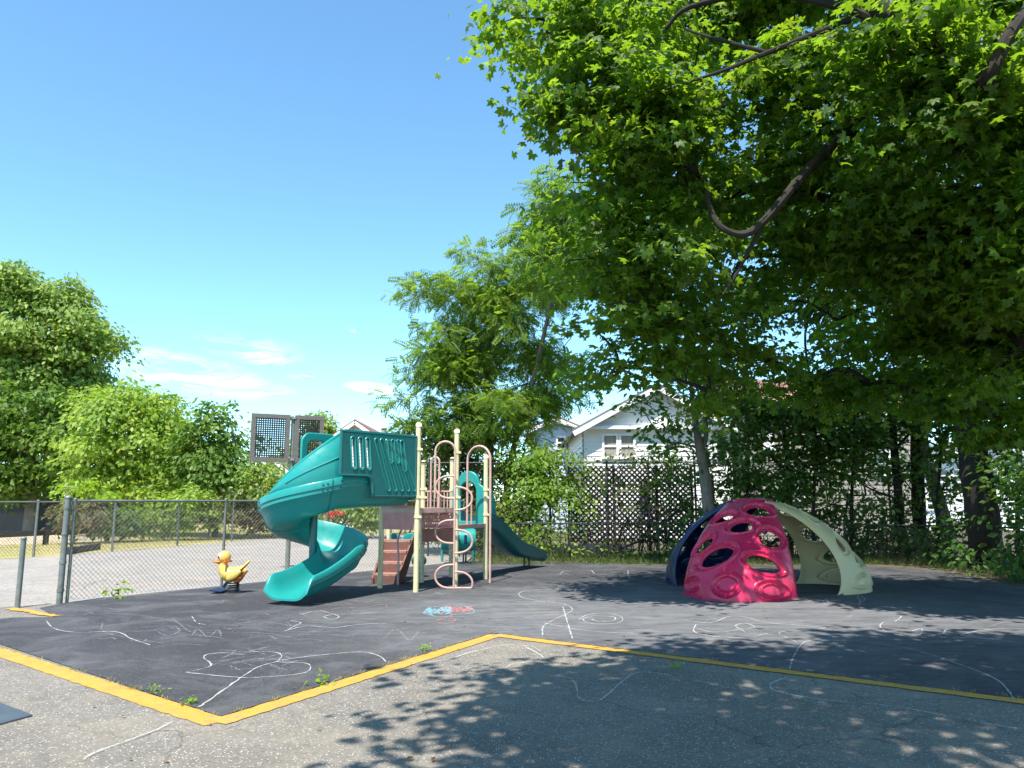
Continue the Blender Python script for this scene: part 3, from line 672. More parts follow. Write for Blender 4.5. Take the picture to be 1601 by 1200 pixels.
# ================================================================== DOME CLIMBER
DC = Vector((4.33, 14.0, 0)); DR = 2.0; DH = 1.60
HOLES = [(-.50, 1.31, .155, .125, 30, 1), (.38, 1.42, .20, .20, -8, 1), (0.02, 1.15, .19, .135, 25, 1), (-.70, .93, .17, .10, 50, 1), (.62, 1.03, .17, .20, 0, 1),
         (-.36, .70, .28, .15, 27, 1), (.46, .62, .25, .145, -14, 1), (-.76, .29, .14, .15, 5, 0), (-.13, .27, .23, .19, 8, 0), (.60, .22, .24, .17, 0, 0)]
def sm(a, b, x):
    t = min(1, max(0, (x-a)/(b-a))); return t*t*(3-2*t)
def prof(s):      # arc parameter 0..1 -> radius, height
    th = s*math.pi/2
    return DR*math.cos(th)**1.22 if s < 1 else 0, DH*math.sin(th)**1.16
def petal(name, ang, mat, label_=None, dome=None, off=0):
    NU, NS = 150, 190; s1 = .93
    ur = Vector((math.cos(ang), math.sin(ang), 0)); ut = Vector((-math.sin(ang), math.cos(ang), 0))
    ss_ = np.linspace(0, s1, NS+1); prz = [prof(s) for s in ss_]
    arc = np.concatenate([[0], np.cumsum([math.hypot(prz[i+1][0]-prz[i][0], prz[i+1][1]-prz[i][1]) for i in range(NS)])])
    def hwid(z): t = z/DH; return .94*(1-.08*t-.17*t*t-.30*t**4)
    hs = []
    for (u, z, rx, ry, rot, op) in HOLES:
        a_ = np.interp(z, [p[1] for p in prz], arc); hs.append((u*hwid(z), a_, rx, ry, R(rot), op))
    V = []; keep = []
    for i in range(NS+1):
        r_, z_ = prz[i]; hw_ = hwid(z_)
        for k in range(NU+1):
            u = math.sin((-1+2*k/NU)*R(74))/math.sin(R(74)); x = u*hw_; y = arc[i]; disp = 0; ins = False; rec = 0; rdg = 0
            for (cx, cy, rx, ry, rot, op) in hs:
                dx = x-cx; dy = y-cy; c_, s_ = math.cos(rot), math.sin(rot)
                a_ = (dx*c_+dy*s_)/rx; b_ = (-dx*s_+dy*c_)/ry; q = math.hypot(a_, b_); rm = (rx+ry)/2
                if op:
                    dd = (q-1)*rm
                    dr_ = sm(.066, .050, dd); rec = max(rec, dr_); rdg = max(rdg, math.exp(-((dd-.080)/.014)**2))
                    if q < 1: ins = True
                    if abs(dd) < .0085 and q > 0:     # snap to the rim
                        f = 1/q; x = cx+(dx*f); y = cy+(dy*f); ins = False
                else:
                    dd = (q-.62)*rm; disp += .034*math.exp(-((dd)/.012)**2); dd = (q-1)*rm; disp += .038*math.exp(-((dd)/.014)**2); disp -= .018/(1+math.exp((q-.8)*rm*160))
            disp += .030*rdg*(1-rec) - .030*rec
            # edge roll
            e_ = hw_-abs(u*hw_); disp -= .05*max(0, 1-e_/.06)**2
            disp = max(-.05, min(disp, .034))
            rr_ = np.interp(y, arc, [p[0] for p in prz]); zz = np.interp(y, arc, [p[1] for p in prz])
            tt_ = Vector((np.interp(y+.02, arc, [p[0] for p in prz])-rr_, 0, np.interp(y+.02, arc, [p[1] for p in prz])-zz))
            if tt_.length < 1e-6: tt_ = Vector((-1, 0, 0))
            tt_.normalize(); nr, nz2 = tt_.z, -tt_.x
            # cross curvature follows a circle round the dome axis
            al = math.asin(max(-1, min(1, x/hw_*math.sin(R(74))))); bd = (.84*(1-zz/DH)**.7+.14)*(1-math.cos(al))/(1-math.cos(R(74)))
            kx = .55*math.sin(al); x += ur.dot(ur)*kx*disp
            rad = rr_+nr*(disp*math.cos(al)-bd*1.0); zv = zz+nz2*(disp*math.cos(al)-bd*.55)
            V.append(DC+ur*rad+ut*(x+off*rr_/DR)+Vector((0, 0, max(zv, .005)))); keep.append(not ins)
    F = []
    for i in range(NS):
        for k in range(NU):
            ids = (i*(NU+1)+k, i*(NU+1)+k+1, (i+1)*(NU+1)+k+1, (i+1)*(NU+1)+k)
            if all(keep[j] for j in ids): F.append(ids)
    o = MB().add(V, F).build(name, mat, dome, True, solid=.03)
    if label_: o['label'] = label_
    return o
dome = tag(empty('dome_climber', DC), 'low dome climber of red, tan and navy shells with oval holes in tree shade', 'climbing dome')
petal('climbing_shell', R(249), RED, 'red shell with oval holes facing the camera', dome, -.2)
petal('climbing_shell', R(1), TAN, 'pale tan shell on the right', dome)
petal('climbing_shell', R(118), NAVY, 'dark navy shell at the back left', dome)
m = MB(); m.ellip(DC+Vector((0, 0, DH-.05)), (.36, .36, .06), 20, 8); m.build('centre_cap', RED, dome, True)

# ================================================================== SPRING DUCK
DK = G(365, 927); duck = tag(empty('spring_rider', DK), 'yellow duck spring rider with orange wing standing by the chain-link fence', 'spring rider')
dk = lambda px, py, y=0: W(px, py, DK.y)+Vector((0, y, 0))
def loft(sections, n=16):
    rows = []
    for c, rx, ry, tilt in sections:
        row = []
        for k in range(n):
            a = 2*math.pi*k/n; v = Vector((0, rx*math.cos(a), ry*math.sin(a))); v = Matrix.Rotation(tilt, 3, 'Y') @ v; row.append(Vector(c)+v)
        rows.append(row)
    return rows
m = MB()
secs_old = [(dk(345.5, 898), .01, .01, R(-20)), (dk(347, 899), .075, .09, R(-15)), (dk(353, 901), .115, .135, R(-5)), (dk(361, 903), .13, .135, R(5)), (dk(370, 902), .125, .125, R(15)), (dk(378, 897), .10, .115, R(30)), (dk(384, 889), .07, .09, R(50)), (dk(388, 881), .035, .04, R(70)), (dk(388.5, 878), .005, .005, R(75))]
secs = [(dk(344, 893.5), .01, .01, R(-20)), (dk(346, 894.5), .08, .09, R(-15)), (dk(350, 896), .12, .13, R(-8)), (dk(357, 898), .14, .14, R(0)), (dk(365, 898.5), .14, .13, R(10)), (dk(373, 895), .12, .13, R(25)), (dk(380, 889), .09, .115, R(40)), (dk(385, 882.5), .065, .08, R(55)), (dk(387.5, 878), .04, .04, R(65)), (dk(388.2, 876), .005, .005, R(70))]
m.grid(loft(secs), closed_u=True)
body = m.build('body', YEL, duck, True, sub=1)
m = MB(); nk = smoothpath([dk(355, 898), dk(351, 891), dk(349, 884), dk(351, 876)], 4); m.tube(nk, list(np.linspace(.12, .065, len(nk))), 14); m.build('neck', YEL, duck, True)
m = MB(); m.ellip(dk(350.5, 871), (.112, .10, .115), 20, 14); hd = m.build('head', YEL, duck, True)
m = MB(); m.ellip(dk(354, 874), (.045, .095, .075), 14, 10); m.build('cheek', ORG, hd, True)
m = MB(); 
for s in (-1, 1):
    ey = MB().ellip(dk(346.5, 869, s*.078), (.034, .022, .047), 12, 8).build('eye', WHT, hd, True)
    MB().ellip(dk(345.3, 870, s*.097), (.015, .01, .022), 10, 6).build('pupil', BLK, hd, True)
m = MB(); m.grid(loft([(dk(347, 877.5), .085, .045, 0), (dk(340, 878), .08, .03, 0), (dk(335, 876.5), .065, .022, 0), (dk(334, 876), .03, .008, 0), (dk(333.5, 876), .003, .002, 0)]), closed_u=True); m.build('beak', ORG, hd, True)
for s in (-1, 1): MB().ellip(dk(370, 898, s*.15), (.14, .028, .065), 14, 8, Matrix.Rotation(R(-32), 3, 'Y')).build('wing', YEL, duck, True)
m = MB(); m.grid(loft([(dk(369, 908), .12, .05, R(0)), (dk(377, 905), .10, .06, R(30)), (dk(385, 894), .05, .05, R(50))]), closed_u=True); m.build('tail_underside', ORG, duck, True)
m = MB(); P = []
for i in range(90):
    a = i/89; th = a*2*math.pi*4.5; rr_ = .085; P.append(Vector((DK.x+rr_*math.cos(th)+.03*(1-a)*0, DK.y+rr_*math.sin(th), .03+a*.17)))
m.tube(P, .012, 6); m.build('spring', DKSTEEL, duck, True)
MB().tube([DK, DK+Vector((0, 0, .02))], .12, 18).build('base_plate', DKSTEEL, duck, True)
m = MB(); p = dk(345, 917)
m.bar(dk(357, 908), dk(349, 918), .04, .05); m.bar(dk(333, 921, -.0), dk(353, 923, 0), .36, .022); m.build('footrest', NAVY, duck, bevel=.006)
m = MB(); m.tube([dk(355.5, 878, -.19), dk(355.5, 877, 0), dk(355.5, 878, .19)], .02, 8); m.build('handlebar', ORG, duck, True)

# ================================================================== BACKBOARD
bp = G(449, 890)
bb = tag(empty('wooden_backboard', bp), 'grey weathered wooden frame with black lattice high on a grey pole', 'backboard')
topz = W(445, 652, bp.y).z
o = MB().tube([bp, (bp.x, bp.y, topz)], .055, 14).build('pole', STEEL, bb, True)
uL = Vector((-.90, -.45, 0)).normalized(); b0 = Vector((bp.x, bp.y-.09, 0))
zt_, zb_ = W(392, 647, bp.y-.3).z, W(392, 722, bp.y-.3).z
def frame(s0, s1, name):
    a = b0+uL*s0; b = b0+uL*s1; m = MB(); w_ = .10
    for z in (zt_-w_/2, zb_+w_/2): m.bar((a.x, a.y, z), (b.x, b.y, z), .05, w_)
    for s in (s0+(w_/2 if s1 > s0 else -w_/2), s1-(w_/2 if s1 > s0 else -w_/2)):
        p = b0+uL*s; m.bar((p.x, p.y, zb_+w_), (p.x, p.y, zt_-w_), w_, .048, (uL.y, -uL.x, 0))
    fr = m.build(name, OLDWOOD, bb, bevel=.004)
    m = MB(); lo, hi = sorted((s0, s1)); lo += .1; hi -= .1; st_ = .05
    for k in range(int((hi-lo)/st_)+1): p = b0+uL*(lo+k*st_); m.bar((p.x, p.y, zb_+w_), (p.x, p.y, zt_-w_), .026, .02, (uL.y, -uL.x, 0))
    for k in range(int((zt_-zb_-.2)/st_)+1): z = zb_+.1+k*st_; p = b0+uL*lo; q = b0+uL*hi; m.bar((p.x, p.y, z), (q.x, q.y, z), .012, .026)
    m.build('lattice', BLK, fr)
frame(.05, .92, 'board'); frame(-.06, -.74, 'board')
m = MB()
for z in (zt_-.07, zb_+.07): MB().tube([(bp.x, bp.y, z-.03), (bp.x, bp.y, z+.03)], .075, 14).box((bp.x, bp.y-.07, z), (.16, .06, .05)).build('bracket', STEEL, bb)

# ================================================================== CHAIN-LINK FENCES
def chain(m, a, b, z0, z1, pitch, r, n=3):
    a = Vector((a.x, a.y, 0)); b = Vector((b.x, b.y, 0)); L = (b-a).length; d = (b-a)/L; H = z1-z0
    s = -H
    while s < L:
        for sg in (1, -1):
            x0, x1 = s, s+H; y0, y1 = (0, H) if sg > 0 else (H, 0)
            ta = max(0, (0-x0)/H); tb = min(1, (L-x0)/H)
            if tb-ta > .01:
                pa = a+d*(x0+H*ta)+Vector((0, 0, z0+y0+(y1-y0)*ta)); pb = a+d*(x0+H*tb)+Vector((0, 0, z0+y0+(y1-y0)*tb))
                m.tube([pa, pb], r, n, cap=False)
        s += pitch
def fence(name, pts, h, label, cat='fence', pitch=.085, wr=.0028, pr=.03, mat=STEEL, wmat=WIRE, posts=None, railr=.02, group=None, rails=(1,)):
    f = tag(empty(name, pts[0]), label, cat, group)
    m = MB(); rl = MB()
    for a, b in zip(pts[:-1], pts[1:]):
        a = Vector(a); b = Vector(b)
        chain(m, a, b, .04, h-.01, pitch, wr)
        for q in rails: rl.tube([(a.x, a.y, h*q), (b.x, b.y, h*q)], railr, 8)
    m.build('chain_link_mesh', wmat, f); rl.build('rail', mat, f, True)
    for p in (posts or pts):
        k = MB(); k.tube([(p[0], p[1], 0), (p[0], p[1], h+.03)], pr, 12); k.ellip((p[0], p[1], h+.03), (pr*1.15, pr*1.15, pr*.9), 12, 6); k.build('post', mat, f, True)
    return f
hf = 1.55
fpts = [FP(s) for s in (0, 9.8)]
near = fence('chain_link_fence', fpts, hf, 'near chain-link fence along the left edge of the black rubber', posts=[FP(.05), FP(2.75), FP(5.2), FP(7.6), FP(9.8)], pitch=.078, wr=.0027, pr=.024)
p = FP(0)-FD*.06; m = MB(); m.tube([p, (p.x, p.y, 1.60)], .045, 14); m.ellip((p.x, p.y, 1.60), (.052, .052, .04)); 
for z in (.2, .62, 1.05, 1.45): m.tube([(p.x, p.y, z-.02), (p.x, p.y, z+.02)], .053, 12)
m.build('corner_post', STEEL, near, True)
p = G(27, 950); sp = tag(empty('bollard', p), 'short grey steel post standing left of the fence opening', 'post')
m = MB(); m.tube([p, (p.x, p.y, 1.0)], .038, 14); m.ellip((p.x, p.y, 1.0), (.044, .044, .03)); m.build('shaft', STEEL, sp, True)
farp = [G(-420, 899), G(-180, 885), G(52, 870), G(175, 862), G(277, 852), G(362, 846), G(440, 840), G(524, 836), G(612, 833)]
fence('chain_link_fence', farp, 1.53, 'far chain-link fence along the dry grass behind the parking lot', pitch=.10, wr=.004, pr=.035)
rp = [fence_end, Vector((.2, 20.9, 0)), Vector((1.55, 20.9, 0)), Vector((3.9, 20.8, 0)), Vector((6.2, 20.6, 0)), Vector((8.6, 20.2, 0)), Vector((10.8, 18.3, 0)), Vector((11.6, 16.0, 0)), Vector((12.6, 12.5, 0))]
fence('chain_link_fence', rp, .96, 'low dark chain-link fence in front of the vines and lattice', mat=DKSTEEL, wmat=WIRED, pitch=.09, wr=.0028, pr=.025, railr=.018)
# tall fence with lattice
tp_ = [Vector((x, 22.4, 0)) for x in (-2.4, -.6, 1.1, 2.75, 3.95, 5.3, 8.0, 10.9, 13.5)]
fence('tall_chain_link_fence', tp_, 2.65, 'tall dark chain-link fence in front of the houses, half covered by vines', mat=DKSTEEL, wmat=WIRED, pitch=.12, wr=.003, pr=.032, railr=.02, rails=(1,))
lt = tag(empty('lattice_screen', (3.2, 22.6, 0)), 'dark wooden diagonal lattice screen below the white gabled house', 'lattice screen')
for x0, x1 in ((1.7, 2.95), (2.98, 4.2), (4.23, 5.2)):
    m = MB(); z0, z1 = .35, 2.55; H = z1-z0; Lx = x1-x0
    for sg, yo in ((1, 0), (-1, .012)):
        s = -H
        while s < Lx:
            ta = max(0, (0-s)/H); tb = min(1, (Lx-s)/H)
            if tb-ta > .02:
                ya, yb = (ta*H, tb*H) if sg > 0 else (H-ta*H, H-tb*H)
                m.bar((x0+s+H*ta, 22.6+yo, z0+ya), (x0+s+H*tb, 22.6+yo, z0+yb), .01, .05, (0, -1, 0)) if False else m.bar((x0+s+H*ta, 22.6+yo, z0+ya), (x0+s+H*tb, 22.6+yo, z0+yb), .01, .052)
            s += .155
    m.build('lattice_panel', DKWOOD, lt)
m = MB()
for x in (1.66, 2.965, 4.215, 5.24): m.box((x, 22.6, 1.3), (.07, .07, 2.6))
m.build('screen_posts', DKWOOD, lt)
wp = tag(empty('wooden_post', (5.55, 22.2, 0)), 'broad reddish brown board standing beside the lattice screen', 'post')
MB().box((5.62, 22.2, 1.15), (.34, .05, 2.3)).build('board', plain('red_brown_wood', (.16, .07, .05), .85, .3, 10), wp)

# ================================================================== HOUSES
def siding(m, zs, zt, xl, xr, y, step=.2, depth=.03, axis='x'):
    z = zs
    while z < zt-.01:
        z2 = min(z+step, zt); a, b, c, d = xl(z), xr(z), xr(z2), xl(z2)
        if b-a > .05:
            f = (lambda x, q, zz: (x, y-q, zz)) if axis == 'x' else (lambda x, q, zz: (y+q, x, zz))
            m.add([f(a, depth, z), f(b, depth, z), f(c, .006, z2), f(d, .006, z2)], [(0, 1, 2, 3)])
            m.add([f(a, depth, z), f(b, depth, z), f(b, 0, z), f(a, 0, z)], [(3, 2, 1, 0)])
        z = z2
def window(par, x0, x1, z0, z1, y, curt=CURT, fm=TRIM, split=True):
    m = MB(); w_ = .09
    m.box(((x0+x1)/2, y-.05, z1+w_/2), (x1-x0+2*w_, .1, w_)); m.box(((x0+x1)/2, y-.06, z0-w_/2), (x1-x0+2*w_+.06, .14, w_))
    m.box((x0-w_/2, y-.05, (z0+z1)/2), (w_, .098, z1-z0)); m.box((x1+w_/2, y-.05, (z0+z1)/2), (w_, .098, z1-z0))
    if split: m.box(((x0+x1)/2, y-.045, (z0+z1)/2), (x1-x0, .06, .07))
    f = m.build('window', fm, par); MB().box(((x0+x1)/2, y-.02, (z0+z1)/2), (x1-x0, .02, z1-z0)).build('pane', curt, f)
    return f
def gable_house(name, label, x0, x1, y0, dep, ze, za, wins, wall=SIDING, roof=ROOFG, group='houses beyond the playground', over=.45, pediment=True, step=.2):
    h = tag(empty(name, ((x0+x1)/2, y0, 0)), label, 'house', group); xm = (x0+x1)/2; sl = (za-ze)/(xm-x0)
    m = MB(); siding(m, 0, za, lambda z: x0 if z < ze else x0+(z-ze)/sl, lambda z: x1 if z < ze else x1-(z-ze)/sl, y0, step)
    m.add([(x0, y0, 0), (x1, y0, 0), (x1, y0, ze), (xm, y0, za), (x0, y0, ze), (x0, y0+dep, 0), (x1, y0+dep, 0), (x1, y0+dep, ze), (xm, y0+dep, za), (x0, y0+dep, ze)],
          [(0, 1, 2, 3, 4), (9, 8, 7, 6, 5), (0, 4, 9, 5), (1, 6, 7, 2)])
    siding(m, 0, ze, lambda z: y0, lambda z: y0+dep, x0-.03, step, -.03, 'y')
    m.build('wall', wall, h)
    m = MB()
    for s, xe in ((-1, x0), (1, x1)):
        ex = xe+s*over; ez = ze-sl*over; th = .14
        vs = [(xm, y0-over, za+.02), (ex, y0-over, ez+.02), (ex, y0-over, ez+.02+th), (xm, y0-over, za+.02+th)]
        m.add(vs+[(a, y0+dep+over, c) for a, b, c in vs], [(0, 1, 2, 3), (7, 6, 5, 4), (0, 4, 5, 1), (3, 2, 6, 7), (1, 5, 6, 2)])
    m.build('roof', roof, h)
    m = MB()
    for s, xe in ((-1, x0), (1, x1)):
        ex = xe+s*over; ez = ze-sl*over
        m.bar((xm, y0-over-.03, za-.06), (ex, y0-over-.03, ez-.06), .05, .2, (0, 0, 1))
    if pediment: m.box((xm, y0-.16, ze-.02), (x1-x0+.1, .30, .14))
    m.build('trim', TRIM, h)
    for q in wins: window(h, *q)
    return h
def hx(px, Y): return (px-800.5)/FPX*Y*1.0/ (math.cos(PITCH)-0*math.sin(PITCH))
Yh = 32
xl = W(912, 668, Yh).x; xr = W(1142, 668, Yh).x; ze = W(912, 668, Yh).z; za = W(1027, 606, Yh).z
w1 = (W(944.5, 700, Yh).x, W(963.5, 700, Yh).x, W(950, 714, Yh).z, W(950, 681, Yh).z, Yh, CURT); w2 = (W(971, 700, Yh).x, W(990, 700, Yh).x, w1[2], w1[3], Yh, CURT)
w3 = (W(1120, 700, Yh).x, W(1136, 700, Yh).x, w1[2], w1[3], Yh, GLASS)
gable_house('white_house', 'white house with lap siding, gabled roof and a pair of curtained windows', xl, xr, Yh, 11, ze, za, [w1, w2, w3,
            (W(1000, 800, Yh).x, W(1018, 800, Yh).x, .9, 2.2, Yh, GLASS)])
# house 2 with tan shake mansard
h2 = tag(empty('mansard_house', (12, 31, 0)), 'pale house with a tan shake mansard roof behind the tree trunks', 'house', 'houses beyond the playground')
Y2 = 31; x0 = W(1165, 700, Y2).x; x1 = W(1432, 700, Y2).x; zr0 = W(1200, 648, Y2).z; zr1 = W(1200, 612, Y2).z
m = MB(); siding(m, 0, zr0, lambda z: x0, lambda z: x1, Y2, .2); m.add([(x0, Y2, 0), (x1, Y2, 0), (x1, Y2, zr0), (x0, Y2, zr0), (x0, Y2+9, 0), (x1, Y2+9, 0), (x1, Y2+9, zr0), (x0, Y2+9, zr0)], [(0, 1, 2, 3), (1, 5, 6, 2), (4, 0, 3, 7), (3, 2, 6, 7)])
m.build('wall', plain('shade_darkened_siding', (.30, .265, .22), .6, .08, 3), h2)  # wall colour darkened to carry the shade of the trees
m = MB(); n_ = 46
for k in range(n_):
    a = x0-.3+(x1-x0+.6)*k/n_; b = x0-.3+(x1-x0+.6)*(k+.93)/n_; dz = .03*math.sin(k*7.3); q = .02*math.sin(k*3.1)
    m.add([(a, Y2-.42+q, zr0+dz), (b, Y2-.42+q, zr0+dz), (b, Y2+.35, zr1), (a, Y2+.35, zr1)], [(0, 1, 2, 3)])
m.build('shake_band', SHAKE, h2)
m = MB(); m.add([(x0-.2, Y2+.3, zr1), (x1+.2, Y2+.3, zr1), (x1+.2, Y2+5, zr1+1.3), (x0-.2, Y2+5, zr1+1.3), (x1+.2, Y2+9.3, zr1), (x0-.2, Y2+9.3, zr1)], [(0, 1, 2, 3), (3, 2, 4, 5), (0, 3, 5), (1, 4, 2)]); m.build('roof', ROOF, h2)
for (pa, pb, qa, qb, cu) in ((1186, 1206, 700, 672, CURTW), (1290, 1312, 700, 672, GLASS), (1366, 1386, 664, 646+8, CURTW), (1366, 1386, 740, 708, GLASS), (1230, 1250, 780, 745, GLASS)):
    window(h2, W(pa, 700, Y2).x, W(pb, 700, Y2).x, W(pa, qa, Y2).z, W(pa, qb, Y2).z, Y2, cu)
# house 3
Y3 = 42; x0 = W(1438, 750, Y3).x; x1 = W(1640, 750, Y3).x
gable_house('low_white_house', 'low white house with a row of windows between the right-hand trunks', x0, x1, Y3, 9, W(1500, 722, Y3).z, W(1500, 690, Y3).z,
            [(W(a, 750, Y3).x, W(a+14, 750, Y3).x, W(a, 752, Y3).z, W(a, 735, Y3).z, Y3, GLASS) for a in (1447, 1468, 1490, 1512, 1545)]+[(W(a, 750, Y3).x, W(a+10, 750, Y3).x, W(a, 795, Y3).z, W(a, 778, Y3).z, Y3, GLASS) for a in (1446, 1466)], roof=ROOFG, pediment=False)
Y4 = 46
gable_house('red_roof_house', 'distant pale house with a reddish brown gable roof behind the teal hood', W(528, 680, Y4).x, W(585, 680, Y4).x, Y4, 12, W(553, 680, Y4).z, W(556, 660, Y4).z,
            [(W(550, 700, Y4).x, W(558, 700, Y4).x, W(550, 684, Y4).z, W(550, 674, Y4).z, Y4, GLASS)], roof=ROOF, pediment=False)
h5 = gable_house('small_grey_house', 'distant blue-grey house with a brown roof left of the white gable', W(838, 690, 40).x, W(900, 690, 40).x, 40, 10, W(880, 668, 40).z, W(860, 655, 40).z,
            [(W(872, 690, 40).x, W(882, 690, 40).x, W(870, 700, 40).z, W(870, 684, 40).z, 40, GLASS)], wall=plain('blue_grey_siding', (.45, .52, .6), .6, .06), roof=ROOF, pediment=False)
p = W(873, 658, 41); MB().box((p.x, 41.5, p.z+.1), (.28, .28, 1.0)).build('chimney', DKWOOD, h5)
gable_house('grey_house', 'grey house partly hidden behind the shrubs below the lattice backboard', W(402, 740, 48).x, W(450, 740, 48).x, 48, 9, W(420, 735, 48).z, W(420, 715, 48).z,
            [(W(a, 750, 48).x, W(a+9, 750, 48).x, W(a, 760, 48).z, W(a, 744, 48).z, 48, GLASS) for a in (410, 430)], wall=GREYWALL, pediment=False)
sh = tag(empty('shed', (-24, 40, 0)), 'low dark blue-grey shed behind the far fence at the left edge', 'shed')
MB().box((-27.0, 41, .8), (11, 4, 1.6)).build('wall', plain('dark_shed_paint', (.035, .045, .06), .7, .2, 2), sh); MB().box((-27.0, 41, 1.66), (11.4, 4.4, .12)).build('roof', ROOFG, sh)
# guard rail, kerb timbers
gr = tag(empty('timber_rail', G(60, 846)), 'dark timber rail across the dry grass in front of the sand', 'rail')
a = G(-200, 868); b = G(172, 845); m = MB(); m.bar((a.x, a.y, .42), (b.x, b.y, .42), .12, .18); m.build('beam', DKWOOD, gr)
for t in (0, .33, .66, .98):
    p = a.lerp(b, t); MB().box((p.x, p.y+.02, .17), (.14, .14, .34)).build('leg', DKWOOD, gr)
lg = tag(empty('timber_beam', G(125, 862)), 'loose dark timber lying at the edge of the dry grass', 'beam'); a = G(103, 866); b = G(152, 858)
MB().bar((a.x, a.y, .09), (b.x, b.y, .09), .2, .18).build('timber', DKWOOD, lg)
# steel plate bottom left
pts = [G(-80, 1090), G(-20, 1093), G(51, 1120), G(-30, 1142), G(-160, 1150)]
pl = tag(MB().prism([(p.x, p.y) for p in pts], .001, .014).build('steel_plate', plain('blue_grey_plate', (.12, .14, .17), .35, .15, 5, metal=.4)), 'flat blue-grey steel plate lying on the asphalt at the bottom left', 'plate')

# ================================================================== FOLIAGE
def maple_leaf():
    a = [(-90, .10), (-50, .62), (-14, 1.02), (2, .66), (22, .84), (42, 1.18), (58, .70), (74, .95), (90, 1.3), (106, .95), (122, .70), (138, 1.18), (158, .84), (178, .66), (194, 1.02), (230, .62)]
    V = [(0, .25, 0)]+[(r*math.cos(R(t))*.5, r*math.sin(R(t))*.5, -.20*(r*.75)**2) for t, r in a]
    return np.array(V), np.array([(0, i, i % len(a)+1) for i in range(1, len(a)+1)])
def simple_leaf():
    return np.array([(0, -.5, 0), (.27, 0, .06), (0, .5, -.08), (-.27, 0, .06)]), np.array([(0, 1, 2), (0, 2, 3)])
def tri_leaf():
    return np.array([(0, -.5, 0), (.3, -.1, .05), (.18, .3, 0), (0, .6, -.08), (-.18, .3, 0), (-.3, -.1, .05)]), np.array([(0, 1, 3), (1, 2, 3), (0, 3, 5), (3, 4, 5)])
def frond(pairs=7):
    V = []; F = []
    for i in range(pairs):
        y = .12+.85*i/(pairs-1); zc = -.25*y*y; L = .26*(1-.35*abs(y-.45)); wd = .07
        for s in (-1, 1):
            b = len(V); V += [(0, y, zc), (s*L*.45, y+.09-wd*.4, zc+.01), (s*L, y+.07, zc-.06), (s*L*.45, y+.09+wd, zc+.01)]; F += [(b, b+1, b+2), (b, b+2, b+3)]
    b = len(V); V += [(-.008, 0, 0), (.008, 0, 0), (0, .98, -.25)]; F += [(b, b+1, b+2)]
    b = len(V); V += [(0, .95, -.24), (.04, 1.05, -.29), (0, 1.2, -.36), (-.04, 1.05, -.29)]; F += [(b, b+1, b+2), (b, b+2, b+3)]
    return np.array(V), np.array(F)
def nrmz(a): return a/np.maximum(1e-9, np.linalg.norm(a, axis=1, keepdims=True))
def place(tpl, P, Nn, D, size):
    V, F = tpl; n = len(P); Nn = nrmz(Nn); D = nrmz(D-(D*Nn).sum(1, keepdims=True)*Nn); X = np.cross(D, Nn)
    s = size[:, None, None]
    out = P[:, None, :]+s*(V[None, :, 0:1]*X[:, None, :]+V[None, :, 1:2]*D[:, None, :]+V[None, :, 2:3]*Nn[:, None, :])
    Fo = F[None]+(np.arange(n)*len(V))[:, None, None]
    return out.reshape(-1, 3), Fo.reshape(-1, 3)
def crown_points(rng, blobs, dens, lper, cr, flat=.35, shell=.42, up=.9, outw=.5, rnd=.55, gk=2.2, gth=-.55, jit=.2, frag=0):
    """clusters of leaves spread through every blob: returns leaf pos, normal, direction and cluster centres"""
    PP = []; NN = []; DD = []; CC = []
    for (c, rx, ry, rz) in blobs:
        nC = max(3, int(dens*4.19*rx*ry*rz)); d = nrmz(rng.normal(size=(nC, 3))); r = rng.random(nC)**shell
        if frag:
            nf = frag; fd = nrmz(rng.normal(size=(nf, 3)))*rng.uniform(.45, .95, (nf, 1)); fr = rng.uniform(.28, .55, nf); w_ = fr**2.2; pick = rng.choice(nf, nC, p=w_/w_.sum())
            cc = np.array(c)+(fd[pick]+d*(r*fr[pick])[:, None]*np.array((1.15, 1.15, .75)))*np.array((rx, ry, rz)); d = nrmz(d*.6+fd[pick]*.5+1e-6)
        else: cc = np.array(c)+d*r[:, None]*np.array((rx, ry, rz))*(1+jit*rng.normal(size=(nC, 1)))
        gp = np.sin(cc[:, 0]*gk+1.3)*np.sin(cc[:, 1]*gk*.9+.7)+np.sin(cc[:, 2]*gk*1.3+cc[:, 0]*gk*.6)*.8+rng.normal(size=nC)*.25
        kp = gp > gth; kp[:2] = True; cc = cc[kp]; d = d[kp]; nC = len(cc)
        o = nrmz(d*np.array((1, 1, .6)))
        for k in range(nC):
            n = max(2, int(lper*rng.uniform(.6, 1.4))); off = rng.normal(size=(n, 3))*cr*np.array((1, 1, flat)); off += o[k]*np.abs(rng.normal(size=(n, 1)))*cr*.3
            off[:, 2] -= .35*np.hypot(off[:, 0], off[:, 1])**1.3
            PP.append(cc[k]+off); NN.append(np.array((0, 0, up))+o[k]*outw+rng.normal(size=(n, 3))*rnd)
            DD.append(off*np.array((1, 1, .5))/cr+o[k]*.5+np.array((0, 0, -.55))+rng.normal(size=(n, 3))*.35)
        CC.append(cc)
    return np.concatenate(PP), np.concatenate(NN), np.concatenate(DD), CC
